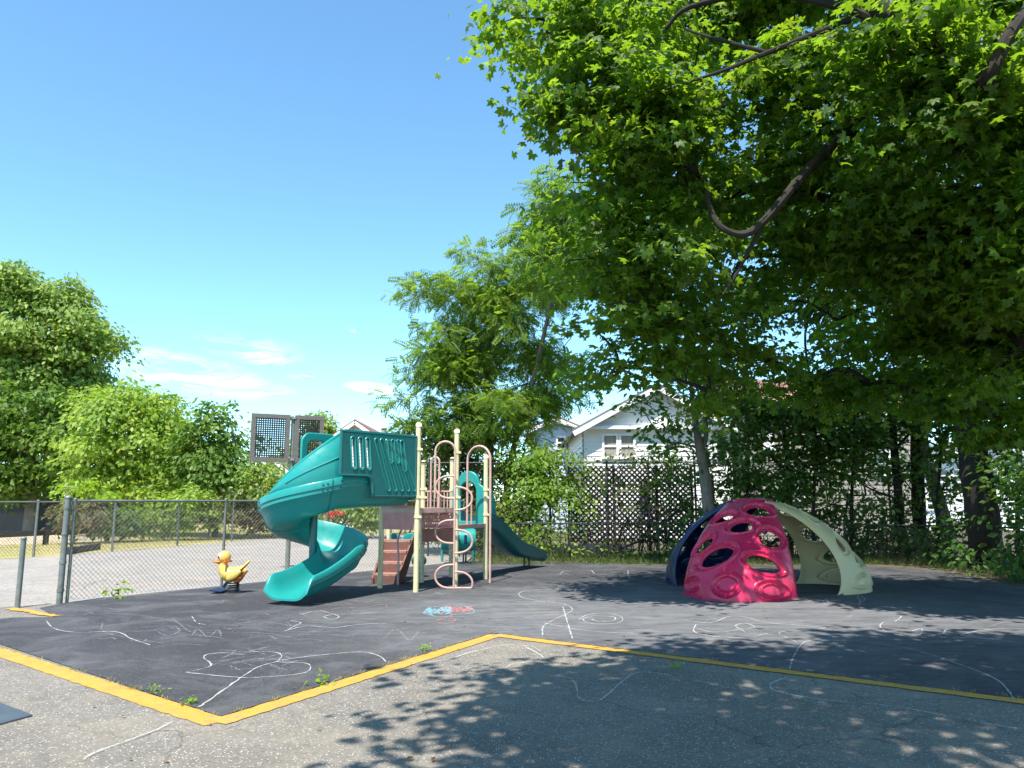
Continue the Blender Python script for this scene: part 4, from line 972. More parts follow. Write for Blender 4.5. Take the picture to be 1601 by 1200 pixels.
def limbs(rng, m, roots, blobs, r0, CC, twigs=.3, twr=.008, exp=.5):
    """branch skeleton: every blob hangs on the nearest node nearer to the trunk, thin twigs run to the leaf clusters"""
    nodes = [Vector(p) for p in roots]; nr = len(nodes); par = [-1]*nr
    order = sorted(range(len(blobs)), key=lambda i: min((Vector(blobs[i][0])-q).length for q in nodes[:nr])); idx = {}
    for i in order:
        c = Vector(blobs[i][0]); j = min(range(len(nodes)), key=lambda k: (nodes[k]-c).length*(1.0 if k < nr else 1.12)+max(0, nodes[k].z-c.z)*.8); nodes.append(c); par.append(j); idx[i] = len(nodes)-1
    cnt = [1]*len(nodes)
    for k in range(len(nodes)-1, nr-1, -1):
        if par[k] >= 0: cnt[par[k]] += cnt[k]
    for k in range(nr, len(nodes)):
        a = nodes[par[k]]; b = nodes[k]; L = (b-a).length; mid = a.lerp(b, .5)+Vector(rng.normal(size=3))*L*.08+Vector((0, 0, .08*L))
        P = smoothpath([a, mid, b], 5); ra = r0*(cnt[k]+.5)**exp; rb = r0*max(.6, cnt[k]-.4)**exp*.8
        m.tube(P, list(np.linspace(ra, rb, len(P))), 8)
    for i, cc in enumerate(CC):
        c = nodes[idx[i]]; p = nodes[par[idx[i]]]
        for q in cc:
            if rng.random() > twigs: continue
            q = Vector(q); a = c.lerp(p, rng.random()*.5) if rng.random() < .6 else c
            mid = a.lerp(q, .55)+Vector(rng.normal(size=3))*.07+Vector((0, 0, .05))
            m.tube([a, mid, q], [twr*1.8, twr*1.2, twr*.5], 4, cap=False)
def tree(name, label, cat, trunk, tr, blobs, tpl, size, dens, lper, cr, lm, bark, seed, group=None, twigs=.3, r0=.02, roots=None, extra=None, cfg={}, twr=.008):
    rng = np.random.default_rng(seed); o = tag(empty(name, (trunk[0][0], trunk[0][1], 0)), label, cat, group)
    m = MB()
    if len(trunk) > 1:
        P = smoothpath(trunk, 5); rad = list(np.interp(np.linspace(0, 1, len(P)), np.linspace(0, 1, len(tr)), tr)); rad = [r*(1+.05*math.sin(i*1.7)) for i, r in enumerate(rad)]
        m.tube(P, rad, 12)
    if extra:
        for pts, ra, rb in extra:
            P = smoothpath(pts, 5); m.tube(P, list(np.linspace(ra, rb, len(P))), 8)
    bl = [(tuple(b[0]), b[1], b[2], b[3]) for b in blobs]
    PP, NN, DD, CC = crown_points(rng, bl, dens, lper, cr, **cfg)
    ok = PP[:, 2] > .03; PP, NN, DD = PP[ok], NN[ok], DD[ok]
    limbs(rng, m, roots or trunk[1:], bl, r0, CC, twigs, twr)
    if m.v: m.build('trunk' if tr[0] > .04 else 'stems', bark, o, True)
    V, F = place(tpl, PP, NN, DD, size*(.5+.85*rng.random(len(PP))**.8))
    np_mesh('crown' if tr[0] > .04 else 'foliage', V, F, lm, o)
    print(name, len(PP), 'leaves', len(F), 'tris')
    return o
def B(px, py, Y, r, ry=None, rz=None): return (W(px, py, Y), r, ry or r, rz or r*.8)
ML = leafmat('maple_leaves', [(.028, .072, .009), (.04, .10, .012), (.065, .14, .016), (.032, .085, .010), (.045, .11, .014), (.11, .16, .022), (.05, .10, .02)], .5, (.42, .62, .02))
LL = leafmat('locust_leaves', [(.10, .18, .025), (.14, .23, .035), (.18, .27, .05)], .42, (.26, .46, .04))
GL = leafmat('light_leaves', [(.15, .24, .035), (.20, .29, .05), (.25, .33, .07)], .40, (.3, .5, .06))
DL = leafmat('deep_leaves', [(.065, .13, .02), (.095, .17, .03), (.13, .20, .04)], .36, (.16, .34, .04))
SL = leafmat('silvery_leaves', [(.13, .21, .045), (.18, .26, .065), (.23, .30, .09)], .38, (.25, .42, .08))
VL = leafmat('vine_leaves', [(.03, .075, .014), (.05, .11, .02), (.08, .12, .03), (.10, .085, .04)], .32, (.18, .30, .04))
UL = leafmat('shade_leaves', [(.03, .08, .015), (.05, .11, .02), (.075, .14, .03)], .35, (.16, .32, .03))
BL = leafmat('brown_green_leaves', [(.08, .12, .03), (.12, .13, .05), (.17, .12, .07), (.13, .09, .06)], .3, (.25, .25, .08))
YL = leafmat('yellow_green_leaves', [(.16, .28, .02), (.20, .33, .03), (.13, .25, .02)], .4, (.4, .55, .04))
MAP = maple_leaf(); SIM = simple_leaf(); TRI = tri_leaf(); FRO = frond()
# --- the big maple on the right
mb = [B(805, 25, 10.2, .5), B(850, 30, 10.2, .75), B(905, 100, 10.0, .85), B(880, 160, 10.2, .5), B(985, 30, 10.4, 1.0), B(990, 160, 10, .95), B(945, 230, 10, .6), B(1085, 120, 10.8, .9), B(1060, 250, 10.2, 1.0),
      B(960, 330, 10.4, .75), B(920, 400, 10.8, .6), B(1040, 370, 10.6, .9), B(985, 470, 11, .8), B(935, 520, 11.3, .5), B(970, 575, 11.6, .55), B(1060, 500, 11.5, .85), B(1050, 590, 12, .7), B(1110, 610, 12.4, .55),
      B(1150, 180, 11.2, 1.0), B(1180, 60, 12, .9), B(1140, 440, 11.8, .7), B(1160, 300, 11.8, .9), B(1250, 160, 10.4, 1.1), B(1290, 60, 9.4, .9), B(1270, 300, 11, 1.1), B(1230, 400, 12, .9),
      B(1380, 80, 8.8, .8), B(1390, 220, 9.6, 1.2), B(1350, 350, 10.8, 1.1), B(1480, 90, 8.4, .85), B(1490, 220, 9.2, 1.1), B(1460, 370, 10.4, 1.2), B(1570, 150, 8.2, .8), B(1580, 300, 9.2, 1.2), B(1570, 430, 10.4, 1.2),
      B(1400, 470, 12, 1.1), B(1310, 500, 12.6, .7), B(1500, 530, 12, 1.0), B(1600, 540, 11, 1.1), B(1680, 120, 9, 1.5), B(1700, 350, 10, 1.7), B(1700, 540, 11, 1.5),
      B(930, 290, 11.5, .7), B(1000, 250, 11.2, .8), B(1090, 330, 11.8, .8), B(1010, 420, 12, .8), B(1100, 520, 12.4, .8), B(1200, 560, 13, .6), B(1210, 470, 13, .6), B(1360, 600, 13, .8), B(1450, 620, 12.6, .8), B(1540, 640, 12, .8), B(1260, 600, 13.4, .6), B(960, 420, 11.4, .7), B(1060, 40, 12, .8), B(930, 20, 10.8, .8),
      B(1000, -60, 11, 1.3), B(1150, -80, 11.5, 1.4), B(1300, -60, 10.6, 1.3), B(1450, -70, 10, 1.4), B(1600, -80, 9.6, 1.5), B(1750, -40, 10, 1.6)]
ext = [([W(1720, 300, 11), W(1560, 190, 10.4), W(1500, 120, 8.9), W(1420, 60, 8.5), W(1350, -10, 8.5), W(1260, -60, 8.9)], .16, .10),
       ([W(1420, 60, 8.5), W(1330, 15, 8.8), W(1200, -10, 9), W(1080, 10, 9.2), W(1040, 45, 9.4)], .07, .025),
       ([W(1560, 190, 10.2), W(1520, 150, 8.6), W(1545, 120, 7.9), W(1565, 80, 7.8), W(1590, 35, 7.8), W(1650, -40, 8.2)], .10, .06),
       ([W(1560, 190, 10.4), W(1400, 150, 10.0), W(1300, 228, 9.9), W(1250, 280, 9.8), W(1195, 345, 9.8), W(1160, 366, 9.8), W(1125, 352, 9.8), W(1108, 318, 9.9), W(1106, 285, 10)], .085, .026),
       ([W(1195, 345, 9.8), W(1150, 430, 10), W(1130, 460, 10)], .035, .015),
       ([W(1330, 30, 8.8), W(1200, 82, 9.2), W(1130, 110, 9.3), W(1040, 140, 9.4)], .045, .012), ([W(1200, 82, 9.2), W(1100, 55, 9.4), W(1060, 40, 9.5)], .03, .01)]
tree('maple_tree', 'huge maple whose dark leafy boughs fill the upper right of the sky', 'tree',
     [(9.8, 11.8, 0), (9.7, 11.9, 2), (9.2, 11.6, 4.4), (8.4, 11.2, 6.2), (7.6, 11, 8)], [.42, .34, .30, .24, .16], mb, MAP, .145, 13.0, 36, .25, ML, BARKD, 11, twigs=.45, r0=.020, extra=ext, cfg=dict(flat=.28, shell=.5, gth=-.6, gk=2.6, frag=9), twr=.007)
# --- the maple overhead, behind the camera, that shades the pavement
ob = [((-.9, 2.4, 7.2), .9, .9, .6), ((-.3, 3.5, 7.4), 1.1, .8, .6), ((.6, 3.9, 7.6), 1.1, .9, .6), ((1.7, 4.6, 7.6), 1.1, .9, .6), ((2.8, 5.0, 7.8), 1.1, .8, .6), ((4.2, 4.8, 7.6), 1.3, .8, .6), ((5.8, 4.6, 7.4), 1.3, .8, .7),
      ((.2, 2.2, 7.6), 1.5, 1.2, .7), ((2.0, 2.9, 8), 1.5, 1.2, .7), ((3.8, 3.0, 8), 1.3, 1.0, .7), ((5.6, 2.8, 7.6), 1.4, 1.0, .7), ((-1.2, .6, 7.0), 1.0, .9, .6), ((.6, .4, 7.6), 1.4, 1.1, .8), ((2.6, .9, 8.2), 1.4, .9, .8),
      ((4.8, .6, 8), 1.5, 1.2, .8), ((7.4, 3.6, 7.6), 1.4, 1.4, .8), ((7.4, .8, 8), 1.5, 1.5, .9), ((1.0, -1.6, 8), 1.6, 1.6, 1), ((3.6, -1.8, 8.6), 2, 2, 1), ((6.2, -2, 8.4), 2, 2, 1.1)]
tree('maple_tree', 'maple behind the viewer whose boughs shade the near asphalt', 'tree', [(4.6, -3.4, 0), (4.5, -3.3, 2.5), (4.2, -2.8, 5), (3.8, -2, 7)], [.36, .3, .25, .15],
     ob, MAP, .165, 20, 28, .30, ML, BARKD, 12, twigs=.2, r0=.02, cfg=dict(gth=-.85, gk=1.6))
# --- locust in the middle
lb = [B(765, 430, 23.5, .9), B(720, 460, 23.5, .9), B(660, 455, 23.3, .65), B(745, 400, 23.8, .6), B(800, 470, 23.6, 1.1), B(850, 440, 23.4, 1.1), B(700, 520, 23.3, 1.0), B(770, 530, 23.6, 1.3), B(660, 560, 23.2, .75), B(850, 540, 23.6, 1.2),
      B(700, 600, 23.4, 1.1), B(640, 620, 23, .5), B(780, 620, 23.6, 1.3), B(860, 610, 23.5, .8), B(900, 600, 23.4, .5), B(730, 660, 23.6, 1.1), B(800, 680, 23.8, 1.0), B(640, 668, 23.2, .5), B(860, 350, 23.5, 1.0), B(835, 390, 23.5, .8)]
tree('locust_tree', 'feathery light green locust tree rising behind the play tower', 'tree', [G(765, 868), W(765, 780, 23.8), W(766, 690, 23.8), W(762, 600, 23.8), W(765, 520, 23.8)], [.16, .13, .11, .08, .05],
     lb, FRO, .36, 22, 9, .25, LL, BARK, 21, twigs=.5, r0=.016, cfg=dict(up=.6, rnd=.5, shell=.45, gth=-.6, frag=8), twr=.008)
tb = [B(870, 285, 21, .6), B(850, 320, 21, .8), B(890, 340, 21, .9), B(830, 350, 21, .6), B(880, 400, 21, .9), B(850, 425, 21, .7)]
tree('ailanthus_tree', 'slender tree with long feathery leaves at the left fringe of the maple', 'tree', [(2.4, 15.6, 0), (2.2, 15.5, 2), (1.8, 15.2, 4.4), (1.2, 14.8, 5.6)] if False else [(-.2, 24.4, 0), (-.1, 24.2, 2.5), (.6, 23.2, 5), (1.2, 21.6, 7.5)], [.12, .10, .08, .05],
     tb, FRO, .42, 22, 8, .2, LL, BARK, 22, twigs=.5, r0=.014, cfg=dict(up=.6, rnd=.5))
# --- left background trees
def bg(name, label, blobs, trunk, tr, lm, seed, size=.30, dens=6.5, lper=28, cr=.45, tpl=SIM, group='trees beyond the parking lot', **k):
    return tree(name, label, 'tree', trunk, tr, blobs, tpl, size, dens, lper, cr, lm, BARK, seed, group, twigs=.12, r0=k.pop('r0', .04), cfg=dict(shell=.5, rnd=.6, outw=.8, up=.6, gk=1.6, gth=-.8, frag=11), twr=.015)
bg('broadleaf_tree', 'tallest tree at the far left with a broad pale green crown', [B(20, 450, 40, 1.8), B(70, 470, 40, 1.9), B(40, 520, 40, 2.2), B(110, 500, 40, 1.6), B(130, 540, 40, 1.6), B(160, 525, 40, 1.0), B(172, 550, 40, .7), B(60, 570, 40, 2.0), B(-40, 470, 40, 2.2), B(-50, 560, 40, 2.5), B(5, 570, 40, 1.6), B(120, 580, 41, 1.8), B(90, 620, 41, 2.2), B(20, 640, 41, 2.2), B(150, 620, 41, 1.2)],
   [(-25.5, 41, 0), W(52, 640, 41), W(52, 600, 41), W(55, 520, 41)], [.4, .3, .22, .12], SL, 31)
bg('broadleaf_tree', 'dark spreading tree low at the left edge behind the shed', [B(-20, 640, 37, 1.8), B(40, 650, 37, 1.6), B(90, 640, 37, 1.3), B(30, 700, 37, 2.0), B(90, 700, 37, 1.3), B(-30, 720, 37, 1.8), B(50, 745, 37.5, 1.2), B(0, 760, 37, 1.1)],
   [(-23.5, 38, 0), (-23.5, 38, 1.5), (-23.3, 38, 3.5)], [.3, .25, .18], DL, 32)
bg('broadleaf_tree', 'light green layered tree in the middle of the left row', [B(180, 610, 35, 1.3), B(220, 640, 35, 1.5), B(160, 660, 35, 1.4), B(130, 700, 34.8, .9), B(190, 700, 35, 1.6), B(240, 690, 35, 1.5), B(270, 660, 35, .9), B(170, 745, 35, 1.3), B(230, 745, 35, 1.4), B(280, 730, 35, 1.1), B(130, 745, 34.8, .6)],
   [(-17.2, 36, 0), (-17.2, 36, 2), (-17, 35.6, 4)], [.25, .2, .14], GL, 33, .26, 9, 26)
bg('broadleaf_tree', 'round deep green tree between the light tree and the backboard', [B(340, 650, 34, .9), B(330, 690, 34, 1.3), B(300, 700, 34, 1.0), B(365, 690, 34, .9), B(340, 735, 34, 1.4), B(380, 740, 34, .9), B(300, 745, 34, 1.0), B(360, 655, 34, .5)],
   [(-13.2, 34.5, 0), (-13.2, 34.5, 2), (-13.2, 34.3, 3.6)], [.22, .18, .12], DL, 34, .26, 9, 26)
bg('young_tree', 'yellow-green sapling spreading just above the far fence', [B(100, 765, 31, .45), B(130, 762, 31, .55), B(160, 772, 31, .5)], [(-17.6, 31.2, 0), (-17.6, 31.2, 1)], [.06, .05], YL, 35, .2, 14, 20, .25, r0=.012)
bg('broadleaf_tree', 'small distant tree showing above the right side of the backboard', [B(498, 655, 52, 1.1), B(512, 668, 52, 1.0), B(485, 675, 52, 1.0), B(500, 700, 52, 1.6), B(530, 680, 52, .6), B(470, 720, 50, 1.6), B(440, 740, 50, 1.4)],
   [(-12.8, 52, 0), (-12.8, 52, 3)], [.25, .2], SL, 36)
for k, (px, py, Y_, r_) in enumerate(((-20, 740, 55, 3.0), (95, 750, 56, 2.6), (215, 745, 57, 2.8), (320, 745, 58, 2.6), (420, 752, 60, 2.4), (545, 735, 60, 2.2), (620, 730, 58, 2.6))):
    pp = W(px, py, Y_); lb_ = ['distant tree between the shed and the tall tree at the far left', 'distant tree behind the yellow-green sapling', 'distant tree behind the light green layered tree', 'distant tree behind the round deep green tree', 'distant tree behind the backboard pole', 'distant tree in front of the red roofed house', 'distant tree behind the left posts of the play tower'][k]
    bg('distant_tree', lb_, [(pp, r_, r_*.7, r_*.8), (pp+Vector((-r_*.8, .5, -.9)), r_*.8, r_*.6, r_*.7), (pp+Vector((r_*.8, .3, -1.1)), r_*.8, r_*.6, r_*.7)], [(pp.x, pp.y, 0), (pp.x, pp.y, 1), (pp.x, pp.y, 1.6)], [.2, .18, .15], DL, 90+k, .42, 1.6, 24, .6)
# shrubs along the far fence
def shrub(label, blobs, lm, seed, size=.19, dens=16, lper=24, cr=.26, tpl=SIM, group='shrubs along the fences', name='shrub', **cfg):
    c = Vector(blobs[0][0]); c.z = 0
    q = dict(shell=.5, rnd=.6, outw=.8, up=.7); q.update(cfg)
    return tree(name, label, 'shrub' if name == 'shrub' else 'plant', [c, c+Vector((0, 0, min(.3, blobs[0][0].z*.6)))], [.012, .01], blobs, tpl, size, dens, lper, cr, lm, BARKD, seed, group, twigs=.25, r0=.01, cfg=q, twr=.008)
shrub('brownish shrub behind the far fence near the corner post', [B(120, 800, 29, .7), B(95, 812, 28.5, .6), B(145, 806, 29, .65), B(128, 822, 29, .5)], BL, 41)
shrub('green shrub behind the far fence right of the brownish one', [B(160, 822, 29.8, .5), B(182, 808, 30, .75), B(205, 812, 30.5, .7), B(222, 826, 30.6, .45)], DL, 42)
shrub('rounded green shrub climbing above the far fence before the duck', [B(260, 800, 31.5, .9), B(290, 790, 31.5, .9), B(320, 785, 32, .8), B(330, 812, 32, .8), B(280, 820, 31.5, .6), B(240, 815, 31, .5)], GL, 43)
shrub('mixed brown and green shrub behind the far fence left of the spiral slide', [B(360, 800, 32.5, .9), B(395, 795, 33, .9), B(380, 775, 33, .5), B(420, 805, 33, .8), B(400, 822, 33, .5)], BL, 44)
shrub('tall loose shrub beneath the lattice backboard', [B(410, 740, 33, .9), B(405, 770, 33, .8), B(435, 765, 33, .8), B(400, 715, 33.5, .5)], SL, 45)
shrub('leafy shrub seen between the spiral slide and the play tower', [B(510, 800, 33, .9), B(540, 800, 33, .9), B(570, 800, 33, .9), B(475, 800, 33, .8), B(555, 775, 34, .7), B(590, 790, 33, .9), B(525, 820, 33, .6), B(575, 822, 33, .5)], SL, 46)
RB = leafmat('red_blooms', [(.6, .03, .02), (.5, .05, .03)], .2, (.6, .1, .05)); shrub('small bush with red blossom by the far fence right of the spiral slide', [B(533, 797, 31.5, .22), B(520, 806, 31.5, .14)], RB, 47, .12, 30, 14, .12)
# vines and shrubs behind the tower
shrub('dense shrub mass below the locust tree behind the tower', [B(640, 690, 24, .9), B(680, 700, 24, 1.0), B(720, 720, 24, 1.0), B(660, 740, 23.6, .9), B(700, 770, 23.4, .9), B(745, 770, 23.2, 1.0), B(650, 790, 23.6, .7), B(790, 740, 23.6, .9), B(785, 800, 22.8, .8), B(750, 830, 22.6, .6), B(700, 830, 23, .6), B(620, 760, 24, .5)], VL, 51, .16, 26, 26)
shrub('bright leafy vine bush right of the straight slide', [B(830, 720, 22.6, .85), B(870, 710, 22.6, .8), B(850, 760, 22.2, .9), B(820, 790, 22, .8), B(870, 800, 22, .8), B(840, 840, 21.8, .6), B(880, 690, 23, .5), B(805, 840, 21.8, .5), B(890, 745, 22.4, .5)], LL, 52, .15, 26, 26)
shrub('thin vine climbing over the left of the lattice screen', [B(910, 745, 22.2, .45, .2), B(900, 800, 22.2, .5, .2), B(940, 770, 22.2, .4, .15), B(925, 835, 22, .5, .2)], VL, 53, .14, 30, 18)
shrub('dark vine hanging over the top of the lattice screen', [B(960, 722, 22.3, .4, .2, .2), B(1000, 718, 22.3, .45, .2, .25), B(1045, 728, 22.3, .5, .25, .4), B(1020, 770, 22.3, .4, .15), B(1060, 780, 22.2, .5, .25)], VL, 54, .14, 34, 18)
shrub('leafy undergrowth at the foot of the grey forked trunk', [B(1085, 800, 20.6, .45), B(1075, 835, 20.4, .5), B(1105, 830, 20.4, .5), B(1060, 860, 20.3, .35)], UL, 55, .16, 12, 22)
shrub('low green weeds below the lattice screen', [B(940, 862, 20.6, .4, .3, .18), B(985, 864, 20.5, .45, .3, .16), B(1020, 862, 20.5, .4, .3, .2), B(890, 862, 20.9, .4, .3, .2), B(850, 866, 21, .35, .3, .15)], GL, 56, .13, 16, 14)
def curtain(label, px0, px1, Y, z0, z1, seed, mat=UL, dens=22, size=.15):
    x0 = W(px0, 760, Y).x; x1 = W(px1, 760, Y).x; rng = np.random.default_rng(seed); bl = []; x = x0
    while x < x1:
        for z in np.arange(z0, z1, .62): bl.append((Vector((x+rng.uniform(-.2, .2), Y+rng.uniform(-.15, .15), z+rng.uniform(-.15, .2))), rng.uniform(.34, .5), .22, rng.uniform(.32, .46)))
        x += .62
    shrub(label, bl, mat, seed, size, dens, 14, .2, rnd=.7, gth=-.35, gk=3.1)
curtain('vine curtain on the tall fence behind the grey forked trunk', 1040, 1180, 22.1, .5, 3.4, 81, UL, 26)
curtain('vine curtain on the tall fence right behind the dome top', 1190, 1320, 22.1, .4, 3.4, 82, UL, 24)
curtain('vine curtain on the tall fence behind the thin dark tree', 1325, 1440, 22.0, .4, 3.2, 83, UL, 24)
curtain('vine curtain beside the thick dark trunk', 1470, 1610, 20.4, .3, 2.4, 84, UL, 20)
curtain('ragged vine growing over the right half of the lattice screen', 975, 1060, 22.3, .3, 2.8, 85, VL, 20)
# trees on the right behind the fence
def rt(name, label, trunk, tr, blobs, lm, bark, seed, size=.17, dens=14, lper=22, cr=.30, tpl=TRI, **k):
    return tree(name, label, 'tree', trunk, tr, blobs, tpl, size, dens, lper, cr, lm, bark, seed, 'trees along the right fence', twigs=.5, r0=.016, cfg=dict(shell=.55, rnd=.55), **k)
rt('forked_tree', 'tree with a pale grey forked trunk just left of the dome climber', [G(1112, 874), W(1108, 800, 20.4), W(1100, 730, 20.4), W(1094, 700, 20.4), W(1086, 650, 20.4), W(1080, 600, 20)], [.19, .155, .14, .12, .08, .05],
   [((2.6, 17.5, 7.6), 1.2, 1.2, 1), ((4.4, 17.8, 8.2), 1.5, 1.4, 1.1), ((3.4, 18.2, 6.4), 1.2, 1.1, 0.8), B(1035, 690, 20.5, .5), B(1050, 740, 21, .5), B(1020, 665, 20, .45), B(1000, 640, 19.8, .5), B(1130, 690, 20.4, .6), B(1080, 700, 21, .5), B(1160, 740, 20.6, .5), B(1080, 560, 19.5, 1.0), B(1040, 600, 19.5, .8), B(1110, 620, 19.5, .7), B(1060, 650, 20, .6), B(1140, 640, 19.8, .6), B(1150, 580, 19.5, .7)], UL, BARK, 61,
   extra=[([W(1096, 705, 20.4), W(1104, 680, 20.4), W(1102, 640, 20.4), W(1106, 600, 20.2)], .08, .04)])
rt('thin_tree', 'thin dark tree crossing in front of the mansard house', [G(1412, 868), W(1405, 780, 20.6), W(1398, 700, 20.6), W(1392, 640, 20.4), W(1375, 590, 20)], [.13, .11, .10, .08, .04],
   [((6.4, 17.6, 8.0), 1.5, 1.4, 1.1), ((7.6, 18.2, 6.6), 1.4, 1.2, 0.9), ((5.6, 18.4, 6.2), 1.2, 1.1, 0.8), ((6.6, 17.2, 9.6), 1.5, 1.4, 1.0), B(1280, 740, 20.4, .7), B(1340, 750, 20.6, .7), B(1310, 700, 20.2, .7), B(1370, 700, 20.4, .6), B(1250, 690, 20.2, .6), B(1340, 600, 19.6, .9), B(1380, 640, 19.8, .7), B(1300, 640, 19.8, .8), B(1330, 690, 20, .6), B(1270, 610, 19.8, .8), B(1400, 580, 19.6, .9)], UL, BARKD, 62,
   extra=[([W(1398, 705, 20.6), W(1415, 685, 20.6), W(1435, 665, 20.6)], .05, .03)])
rt('straight_tree', 'straight slim tree beside the low white house', [G(1440, 866), W(1436, 780, 21), W(1433, 680, 21), W(1430, 560, 20.6)], [.20, .17, .16, .10],
   [((9.4, 17.8, 7.8), 1.5, 1.4, 1.1), ((10.6, 18.4, 6.4), 1.3, 1.2, 0.9), ((9.0, 17.4, 9.4), 1.5, 1.4, 1.0), ((8.6, 18.6, 5.6), 1.1, 1.0, 0.7), B(1400, 740, 21, .5), B(1480, 700, 20.4, .5), B(1360, 660, 21, .7), B(1420, 650, 21, .7), B(1450, 600, 20, .9), B(1490, 640, 20, .8), B(1440, 540, 19.8, 1.0), B(1500, 580, 19.6, 1.0), B(1240, 560, 19.8, .5), B(1470, 690, 20, .5)], UL, BARKD, 63)
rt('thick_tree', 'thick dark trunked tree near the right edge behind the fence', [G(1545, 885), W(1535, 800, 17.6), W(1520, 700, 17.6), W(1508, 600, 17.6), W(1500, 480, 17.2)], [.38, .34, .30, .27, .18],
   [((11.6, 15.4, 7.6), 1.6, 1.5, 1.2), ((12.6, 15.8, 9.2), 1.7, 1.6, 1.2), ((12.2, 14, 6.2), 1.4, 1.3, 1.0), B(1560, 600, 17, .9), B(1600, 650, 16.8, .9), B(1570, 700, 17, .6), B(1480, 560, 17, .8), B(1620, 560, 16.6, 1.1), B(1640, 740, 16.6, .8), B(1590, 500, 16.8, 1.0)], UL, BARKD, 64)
rt('slim_tree', 'bare leaning sapling trunk right of the dome apex', [G(1237, 866), W(1235, 800, 21), W(1232, 740, 21), W(1226, 680, 21), W(1215, 610, 20.8)], [.07, .06, .055, .05, .03],
   [B(1190, 700, 20.4, .7), B(1240, 740, 20.6, .6), B(1150, 770, 20.8, .5), B(1210, 770, 21, .6), B(1180, 640, 20.4, .7), B(1220, 660, 20.4, .6), B(1250, 630, 20.2, .8), B(1160, 690, 20.6, .5), B(1210, 720, 20.8, .5), B(1290, 690, 20.6, .6)], UL, BARKD, 65)
for k, (px, Y_, h_, lab) in enumerate(((1165, 20.9, 640, 'leafy sapling between the grey forked trunk and the dome top'), (1270, 20.7, 650, 'leafy sapling above the tan shell of the dome'), (1330, 20.9, 620, 'slender leafy sapling left of the thin dark tree'), (1465, 20.2, 660, 'leafy sapling between the straight slim tree and the thick trunk'), (1590, 18.2, 680, 'leafy sapling right of the thick trunk'))):
    g_ = W(px, 850, Y_); rt('sapling', lab, [(g_.x, g_.y, 0), (g_.x+.1, g_.y, 1.5), W(px+6, h_+40, Y_), W(px+2, h_, Y_)], [.055, .045, .035, .02],
       [B(px-15, h_+15, Y_, .7), B(px+25, h_+40, Y_, .7), B(px-25, h_+75, Y_, .65), B(px+15, h_+95, Y_, .6), B(px-5, h_-25, Y_-.6, .8), B(px+40, h_-5, Y_, .6), B(px-30, h_+120, Y_, .45)], UL, BARKD, 160+k, .15, 10)
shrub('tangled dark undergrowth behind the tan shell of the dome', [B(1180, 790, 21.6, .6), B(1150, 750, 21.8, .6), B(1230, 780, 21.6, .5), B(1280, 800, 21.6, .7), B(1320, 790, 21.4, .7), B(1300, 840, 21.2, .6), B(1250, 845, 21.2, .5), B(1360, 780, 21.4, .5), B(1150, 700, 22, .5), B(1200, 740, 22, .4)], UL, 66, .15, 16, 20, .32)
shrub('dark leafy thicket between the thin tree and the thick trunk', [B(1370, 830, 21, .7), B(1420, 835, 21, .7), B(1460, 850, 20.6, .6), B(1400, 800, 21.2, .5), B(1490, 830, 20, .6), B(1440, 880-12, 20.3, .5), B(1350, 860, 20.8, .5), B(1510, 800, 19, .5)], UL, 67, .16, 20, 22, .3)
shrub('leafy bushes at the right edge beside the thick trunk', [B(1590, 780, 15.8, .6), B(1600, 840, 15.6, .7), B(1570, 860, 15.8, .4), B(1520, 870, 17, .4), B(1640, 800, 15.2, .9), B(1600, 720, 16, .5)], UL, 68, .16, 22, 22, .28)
tree('pine_tree', 'pale grey-green pine showing through the maple boughs on the right', 'tree', [(13.5, 24, 0), W(1420, 600, 24), W(1400, 400, 24), W(1395, 300, 24)], [.2, .17, .13, .08],
     [B(1380, 310, 22, 1.1), B(1410, 350, 22, 1.2), B(1340, 350, 22, .9), B(1370, 400, 22, 1.1), B(1440, 440, 22, 1.2), B(1540, 420, 22, 1.2)], FRO, .34, 14, 9, .3, SL, BARKD, 69, twigs=.3, r0=.02)
# loose weeds and grass tufts (stuff)
def tufts(name, pts, h, spread, n, mat, seed, kindlabel=None):
    rng = np.random.default_rng(seed); P = []; D = []; NN = []
    for p in pts:
        q = np.array(p)+rng.normal(size=(n, 3))*np.array((spread, spread, 0)); q[:, 2] = .005; P.append(q)
        d = rng.normal(size=(n, 3))*np.array((.6, .6, 0))+np.array((0, 0, 1)); D.append(d); NN.append(rng.normal(size=(n, 3)))
    P = np.concatenate(P); D = np.concatenate(D); NN = np.concatenate(NN)
    bl = (np.array([(-.035, 0, 0), (.035, 0, 0), (.02, .6, .04), (0, 1, .14)]), np.array([(0, 1, 2), (0, 2, 3)]))
    V, F = place(bl, P, NN, D, h*rng.uniform(.5, 1.3, len(P))); return tag(np_mesh(name, V, F, mat), kind='stuff')
rw = np.random.default_rng(9)
edge = []
for a, b, n_ in ((PL, PC, 70), (PC, K1, 80), (K1, K1+dE*6, 50)):
    for k in range(n_): edge.append(a.lerp(b, rw.random()))
tufts('grass_tufts', edge, .035, .025, 9, DRY, 71)
tufts('grass_tufts', [a for a in edge[::3]], .03, .02, 7, leafmat('weed_green', [(.08, .16, .03), (.14, .2, .05)], .3), 72)
def weed(px, py, s, seed, label):
    c = G(px, py); rng = np.random.default_rng(seed); n = 26; P = np.array(c)+rng.normal(size=(n, 3))*np.array((s*.5, s*.5, 0)); P[:, 2] = np.abs(rng.normal(size=n))*s*.5+.01
    V, F = place(TRI, P, np.array((0, 0, 1))+rng.normal(size=(n, 3))*.5, (P-np.array(c))+np.array((0, 0, .05)), s*.55*rng.uniform(.6, 1.2, n))
    tag(np_mesh('weed', V, F, YL), label, 'weed', 'weeds in the pavement cracks')
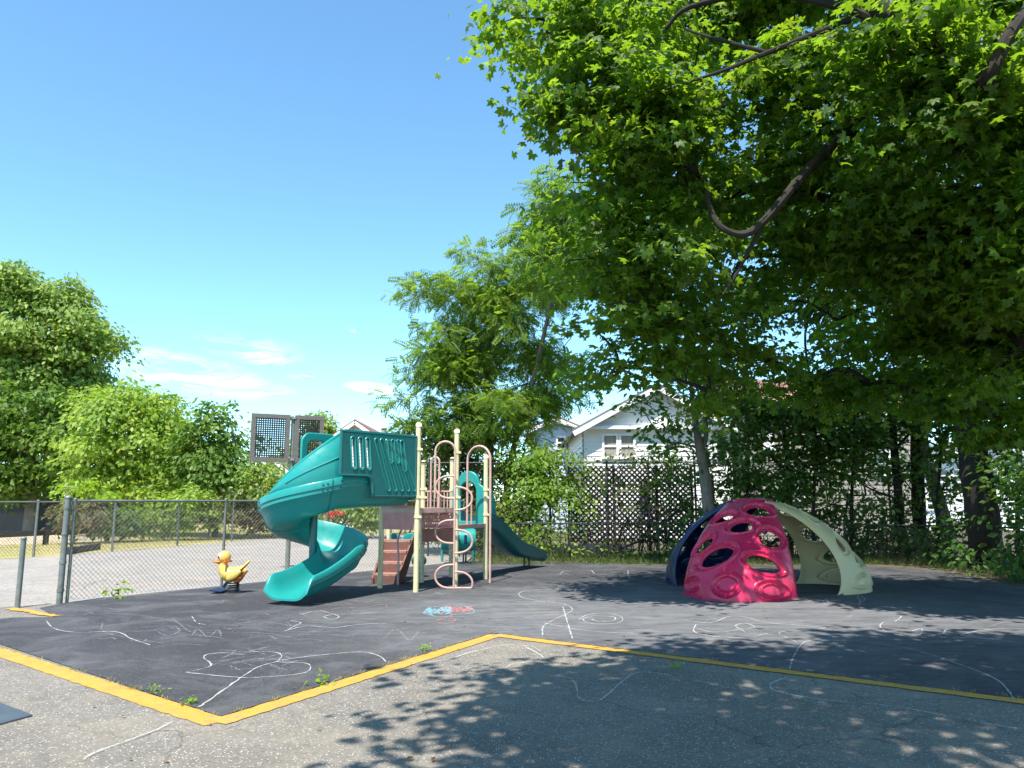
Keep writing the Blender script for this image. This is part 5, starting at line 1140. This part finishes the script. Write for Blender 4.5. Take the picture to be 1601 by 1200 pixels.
weed(505, 1070, .09, 1, 'yellow-green weed on the yellow line left of the middle'); weed(300, 1101, .07, 2, 'small weed in the crack beside the near corner of the rubber'); weed(245, 1083, .06, 3, 'small weed further up the left yellow line')
weed(662, 1018, .07, 4, 'weed on the yellow line nearest its far corner'); weed(1060, 1046, .07, 5, 'weed on the shaded asphalt below the yellow line')
shrub('leafy weed growing at the bottom of the near chain-link fence', [B(186, 922, 12.7, .13, .1, .13), B(178, 930, 12.6, .1, .1, .08)], YL, 75, .09, 700, 8, .07, name='weed')
lit = [Vector((x, y, 0)) for x, y in zip(rw.uniform(-1, 12, 900), rw.uniform(19.3, 22.6, 900))]
lit = [p for p in lit if p.y > 19.3+max(0, 0)]+[Vector((x, y, 0)) for x, y in zip(rw.uniform(9.8, 13, 400), rw.uniform(13.5, 20, 400))]
tufts('ground_cover', lit, .16, .10, 14, VL, 73)
lv = [Vector((x, y, 0)) for x, y in zip(rw.uniform(-40, 4, 1500), rw.uniform(21, 40, 1500))]
lv = [p for p in lv if p.y > np.interp(p.x, [-16, -14.5, -11, -10.5, -6, -4.6], [22, 23.5, 28.5, 31, 35, 37])+.3]
tufts('meadow_grass', lv, .12, .4, 14, DRY, 74)
rng2 = np.random.default_rng(55); n = 260; P = np.stack([rng2.uniform(-4, 6, n), rng2.uniform(3.6, 16, n), np.full(n, .018)], 1)
BRL = leafmat('fallen_leaves', [(.16, .10, .04), (.22, .15, .06), (.10, .12, .03), (.13, .07, .03)], .1)
V, F = place(TRI, P, np.array((0, 0, 1))+rng2.normal(size=(n, 3))*.15, rng2.normal(size=(n, 3)), rng2.uniform(.015, .05, n)); tag(np_mesh('leaf_litter', V, F, BRL), kind='stuff')
# twiggy stems in the fence strip
m = MB(); rs = np.random.default_rng(77)
for k in range(170):
    x = rs.uniform(-1.5, 13.5); y = rs.uniform(21.2, 22.9); h = rs.uniform(.6, 2.8); l = rs.normal(size=4)*.25
    m.tube([(x, y, 0), (x+l[0], y+l[1]*.4, h*.5), (x+l[0]+l[2], y+l[3]*.4, h)], [.014, .010, .004], 5, cap=False)
tag(m.build('undergrowth_stems', BARKD), kind='stuff')
